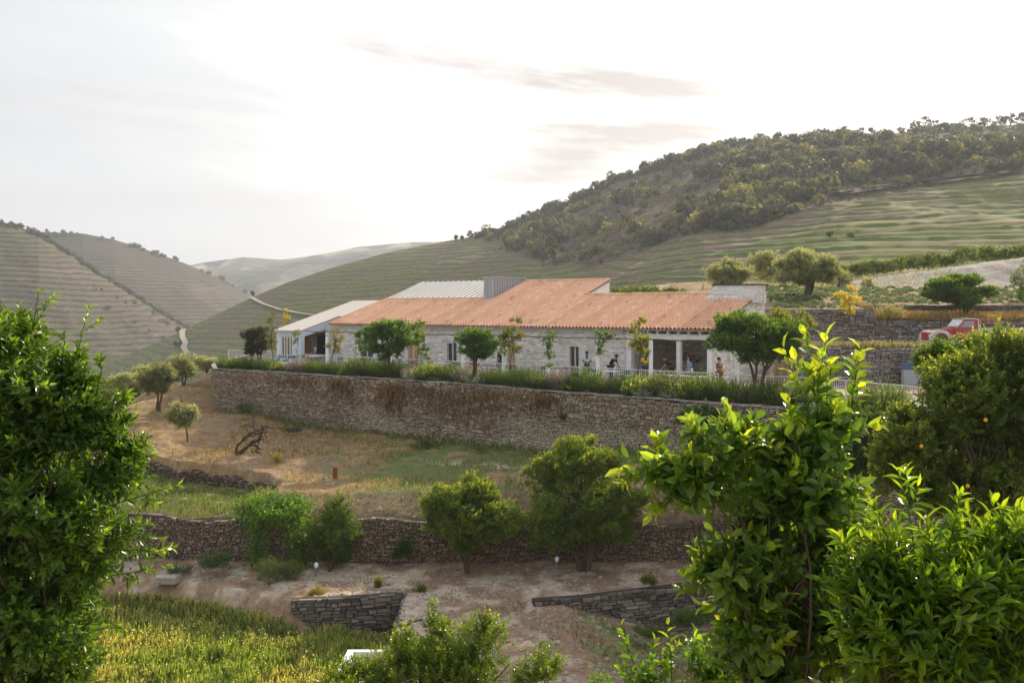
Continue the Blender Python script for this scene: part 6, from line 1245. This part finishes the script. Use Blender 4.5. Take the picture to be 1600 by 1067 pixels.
# ---- hillside woodland
def blob_mesh(seed, n=80, ll=.36, tall=1.0, rg_=None):
    rg = np.random.RandomState(seed); d = unit(rg.normal(size=(n, 3))); p = d * rg.uniform(.55, 1, (n, 1)) * [1, 1, .8 * tall]; p[:, 2] += .75 * tall; return p, d
def wood_mass(name, lb, spots, seed, mult=1.0, cols=((.05, .058, .03), (.08, .09, .038), (.15, .15, .05), (.045, .048, .033))):
    rg = np.random.RandomState(seed); mb = MB(); n = 70 if len(spots) < 4400 or seed != 15 else 26
    cols = np.array(cols); PP = []; DD = []; CC = []; SS_ = []
    for (c, r) in spots:
        p, d = blob_mesh(rg.randint(9999), n, tall=rg.uniform(.8, 1.25)); PP.append(c + p * r); DD.append(d); CC.append(np.tile(cols[rg.choice(len(cols), p=[.3, .3, .15, .25])] * rg.uniform(.75, 1.25), (n, 1)) * rg.uniform(.7, 1.3, (n, 1))); SS_.append(np.full(n, r * .5))
    PP, DD, CC, SS_ = [np.concatenate(q) for q in (PP, DD, CC, SS_)]; m = len(PP)
    leaves(mb, PP, unit(np.cross(DD, rg.normal(size=(m, 3)))), DD, SS_, SS_ * .9, CC, False)
    return mb.build(name, M_leaf_m, kind='stuff', label=lb, cat='woodland')
rg = np.random.RandomState(77); V_, U_ = HR['V'], HR['U']; ok = V_ <= .995
fx = HX + HR['X'] * F / HR['Y']; fy = HY - (HR['Z'] - CZ) * F / HR['Y']; wv = woodR(HR['U'], HR['V'], HR['X'], HR['Y'], HR['Z']); dn = fbm(HR['X'] * .035, HR['Y'] * .035, 19)
m = ok & (fx > 690) & (fx < 1700); dn2 = fbm(HR['X'] * .012, HR['Y'] * .012, 29, 3); pr_ = (wv * (sm(.46, .56, dn) * sm(.32, .5, dn2) + .03)) * m
low_ = sm(.5, .62, dn) * m * (fy > 330) * (fy < 425) * (fx > 790) * (fx < 1150) * .5 * wv; pr_ = pr_ + low_
pr_ = (pr_ * HR['Y'] ** -0.5).ravel(); pr_ /= pr_.sum(); ids = rg.choice(len(pr_), 5200, p=pr_)
XYZ = np.stack([HR['X'].ravel(), HR['Y'].ravel(), HR['Z'].ravel()], -1)
wood_mass('hillside_scrub', 'dark scrub and small trees covering the upper slope of the right hill', [(XYZ[i], rg.choice([.7, 1.2, 2.0, 3.2], p=[.40, .33, .2, .07])) for i in ids], 5)
pq = (wv * m * HR['Y'] ** -.5).ravel(); pq /= pq.sum(); ids = rg.choice(len(pq), 4500, p=pq)
wood_mass('hillside_undergrowth', 'low grey-brown undergrowth between the trees on the upper right hill', [(XYZ[i], rg.uniform(.3, .75)) for i in ids], 15, cols=((.085, .07, .045), (.11, .10, .05), (.15, .12, .07), (.06, .055, .035)))
for H_, nm_, lb_, n_, sd_ in ((HL1, 'crest_scrub', 'line of dark bushes along the falling crest of the nearest left hill', 330, 6), (HL2, 'crest_scrub', 'dark bushes along the crest of the second left hill', 60, 7)):
    rg = np.random.RandomState(sd_); v_ = H_['V']; x_ = HX + H_['X'] * F / H_['Y']; w_ = ((v_ > .955) & (v_ <= 1.0)) * 1.0 + ((v_ < .95) & (v_ > .25)) * (fbm(H_['X'] * .02, H_['Y'] * .02, 44) > .6) * .02
    w_ = (w_ * (x_ > -40)).ravel(); ids = rg.choice(len(w_), n_, p=w_ / w_.sum()); q_ = np.stack([H_['X'].ravel(), H_['Y'].ravel(), H_['Z'].ravel()], -1)
    wood_mass(nm_, lb_, [(q_[i], rg.uniform(.9, 2.2) * H_['Y'].ravel()[i] / 700) for i in ids], sd_, cols=((.04, .045, .025), (.06, .065, .03), (.09, .09, .04), (.035, .04, .028)))
# dots of bushes on the left hills
# single trees one can tell apart: skyline trees and lone trees on the vineyard
def fartree(px, py, hpx, wpx, lb, seed, H=HR, col=(.05, .06, .03), young=(.09, .1, .04), tr=True, name='hill_tree', group='trees along the hill crest', Y=None, open_=False):
    b = hill_pt(H, px, py) if Y is None else P(px, py, Y); k = b[1] / F; h = hpx * k; w_ = wpx * k; rg = np.random.RandomState(seed)
    el_ = [[b[0], b[1], b[2] + h * .62, w_ * .5, w_ * .5, h * .34]] if not open_ else [[b[0] + rg.uniform(-.5, .5) * w_, b[1], b[2] + h * q, w_ * .3, w_ * .3, h * .15] for q in (.45, .65, .8, .95)]
    plant(name, b, el_, 60 if not open_ else 90, k * 3.2, 7, k * 2.6, .7, lb, 'tree', col=col, young=young, seed=seed, trunk=(k * .7, 2), ksub=6, lump=.45, group=group, yfrac=.5, stem_r=0)
crl = lambda x: float(np.interp(x, [c[0] for c in crestR], [c[1] for c in crestR]))
sky_trees = [(712, 10, 7), (722, 8, 6), (770, 9, 8), (830, 12, 14), (850, 10, 12), (880, 12, 14), (905, 14, 16), (925, 12, 14), (945, 14, 14), (968, 12, 16), (985, 13, 14), (1010, 14, 18), (1045, 20, 22), (1058, 18, 20), (1100, 8, 12), (1130, 8, 10), (1215, 10, 14), (1240, 10, 16), (1275, 11, 14), (1290, 15, 16), (1322, 17, 12), (1345, 14, 18), (1365, 14, 16), (1385, 12, 18), (1410, 12, 20), (1452, 24, 28), (1480, 14, 18), (1510, 18, 26), (1540, 16, 22), (1560, 18, 20), (1578, 20, 16), (1595, 20, 22), (1612, 22, 20)]
for i, (px, h, w_) in enumerate(sky_trees):
    desc_ = ('tallest open crowned tree' if h == 24 else 'low tree' if h < 10 else 'open crowned tree' if h > 16 else 'small dark tree')
    fartree(px, crl(px) + 4, h, w_, desc_ + ' on the right hill skyline, ' + ORD[i] + ' from the left', 500 + i, open_=h > 15)
fartree(1160, 362, 30, 16, 'lone dark upright tree at the edge of the hillside vineyard', 560, group=None); fartree(1187, 288 + 20, 22, 20, 'pale tree in the scrub above the lone dark tree', 561, group=None, col=(.1, .12, .05))
fartree(1471, 268, 28, 22, 'pale green tree standing before the bare patch high on the hill', 562, group=None, col=(.08, .11, .05)); fartree(1547, 268, 18, 34, 'yellow-green bushes at the top edge of the vineyard', 563, group=None, col=(.14, .16, .04), young=(.3, .3, .06))
fartree(1297, 370, 8, 12, 'small dark bush alone among the vine terraces', 564, group=None); fartree(1330, 370, 8, 12, 'small yellow-green bush beside the dark one on the vine terraces', 565, group=None, col=(.14, .16, .04), young=(.25, .26, .06))
fartree(1590, 268, 26, 30, 'dark dense tree at the right edge above the vineyard', 566, group=None)
for i, (px, py, h, w_) in enumerate(((1368, 293, 14, 24), (1405, 292, 15, 30), (1426, 291, 12, 18), (1450, 290, 12, 18), (1290, 300, 16, 24), (1260, 316, 14, 22))): fartree(px, py, h, w_, 'round dark bush on the upper edge of the vineyard, ' + ORD[i] + ' of the six', 570 + i, group='bushes along the vineyard edge')
for i, (px, py, h, lb) in enumerate(((275, 546, 14, 'dark cypress left of the dirt road, left one of the pair'), (280, 545, 13, 'dark cypress left of the dirt road, right one of the pair'), (278, 516, 8, 'tiny cypress at the saddle where the dirt road starts'), (394, 464, 9, 'dark cypress at the top of the winding track'))): fartree(px, py, h, 5, lb, 590 + i, name='cypress', group=None, col=(.03, .04, .03), young=(.05, .06, .03))
for i, (px, py, Y_, h) in enumerate(((214, 389, 1038, 5), (240, 397, 1045, 5), (365, 452, 1090, 4))): fartree(px, py + 1, h, 7, 'tiny tree on the skyline of the left hills, ' + ORD[i] + ' from the left', 600 + i, Y=Y_, group='trees on the left skyline')

# ---------------------------------------------------------------- air
def haze_f():
    m = bpy.data.materials.new('haze_air'); m.use_nodes = True; t = m.node_tree; t.nodes.clear(); o = t.nodes.new('ShaderNodeOutputMaterial'); v = t.nodes.new('ShaderNodeVolumePrincipled')
    v.inputs['Color'].default_value = (.83, .86, .97, 1); v.inputs['Density'].default_value = HAZE; v.inputs['Anisotropy'].default_value = .25; t.links.new(v.outputs[0], o.inputs['Volume']); return m
HAZE = .00029
mb = MB(); mb.box((0, 1200, 100), (5000, 3600, 362), col=(1, 1, 1)); hz = mb.build('haze', haze_f(), kind='stuff')

for _o in bpy.data.objects:
    if 'label' in _o and len(_o['label'].split()) > 16: print('LONG', len(_o['label'].split()), _o['label'])
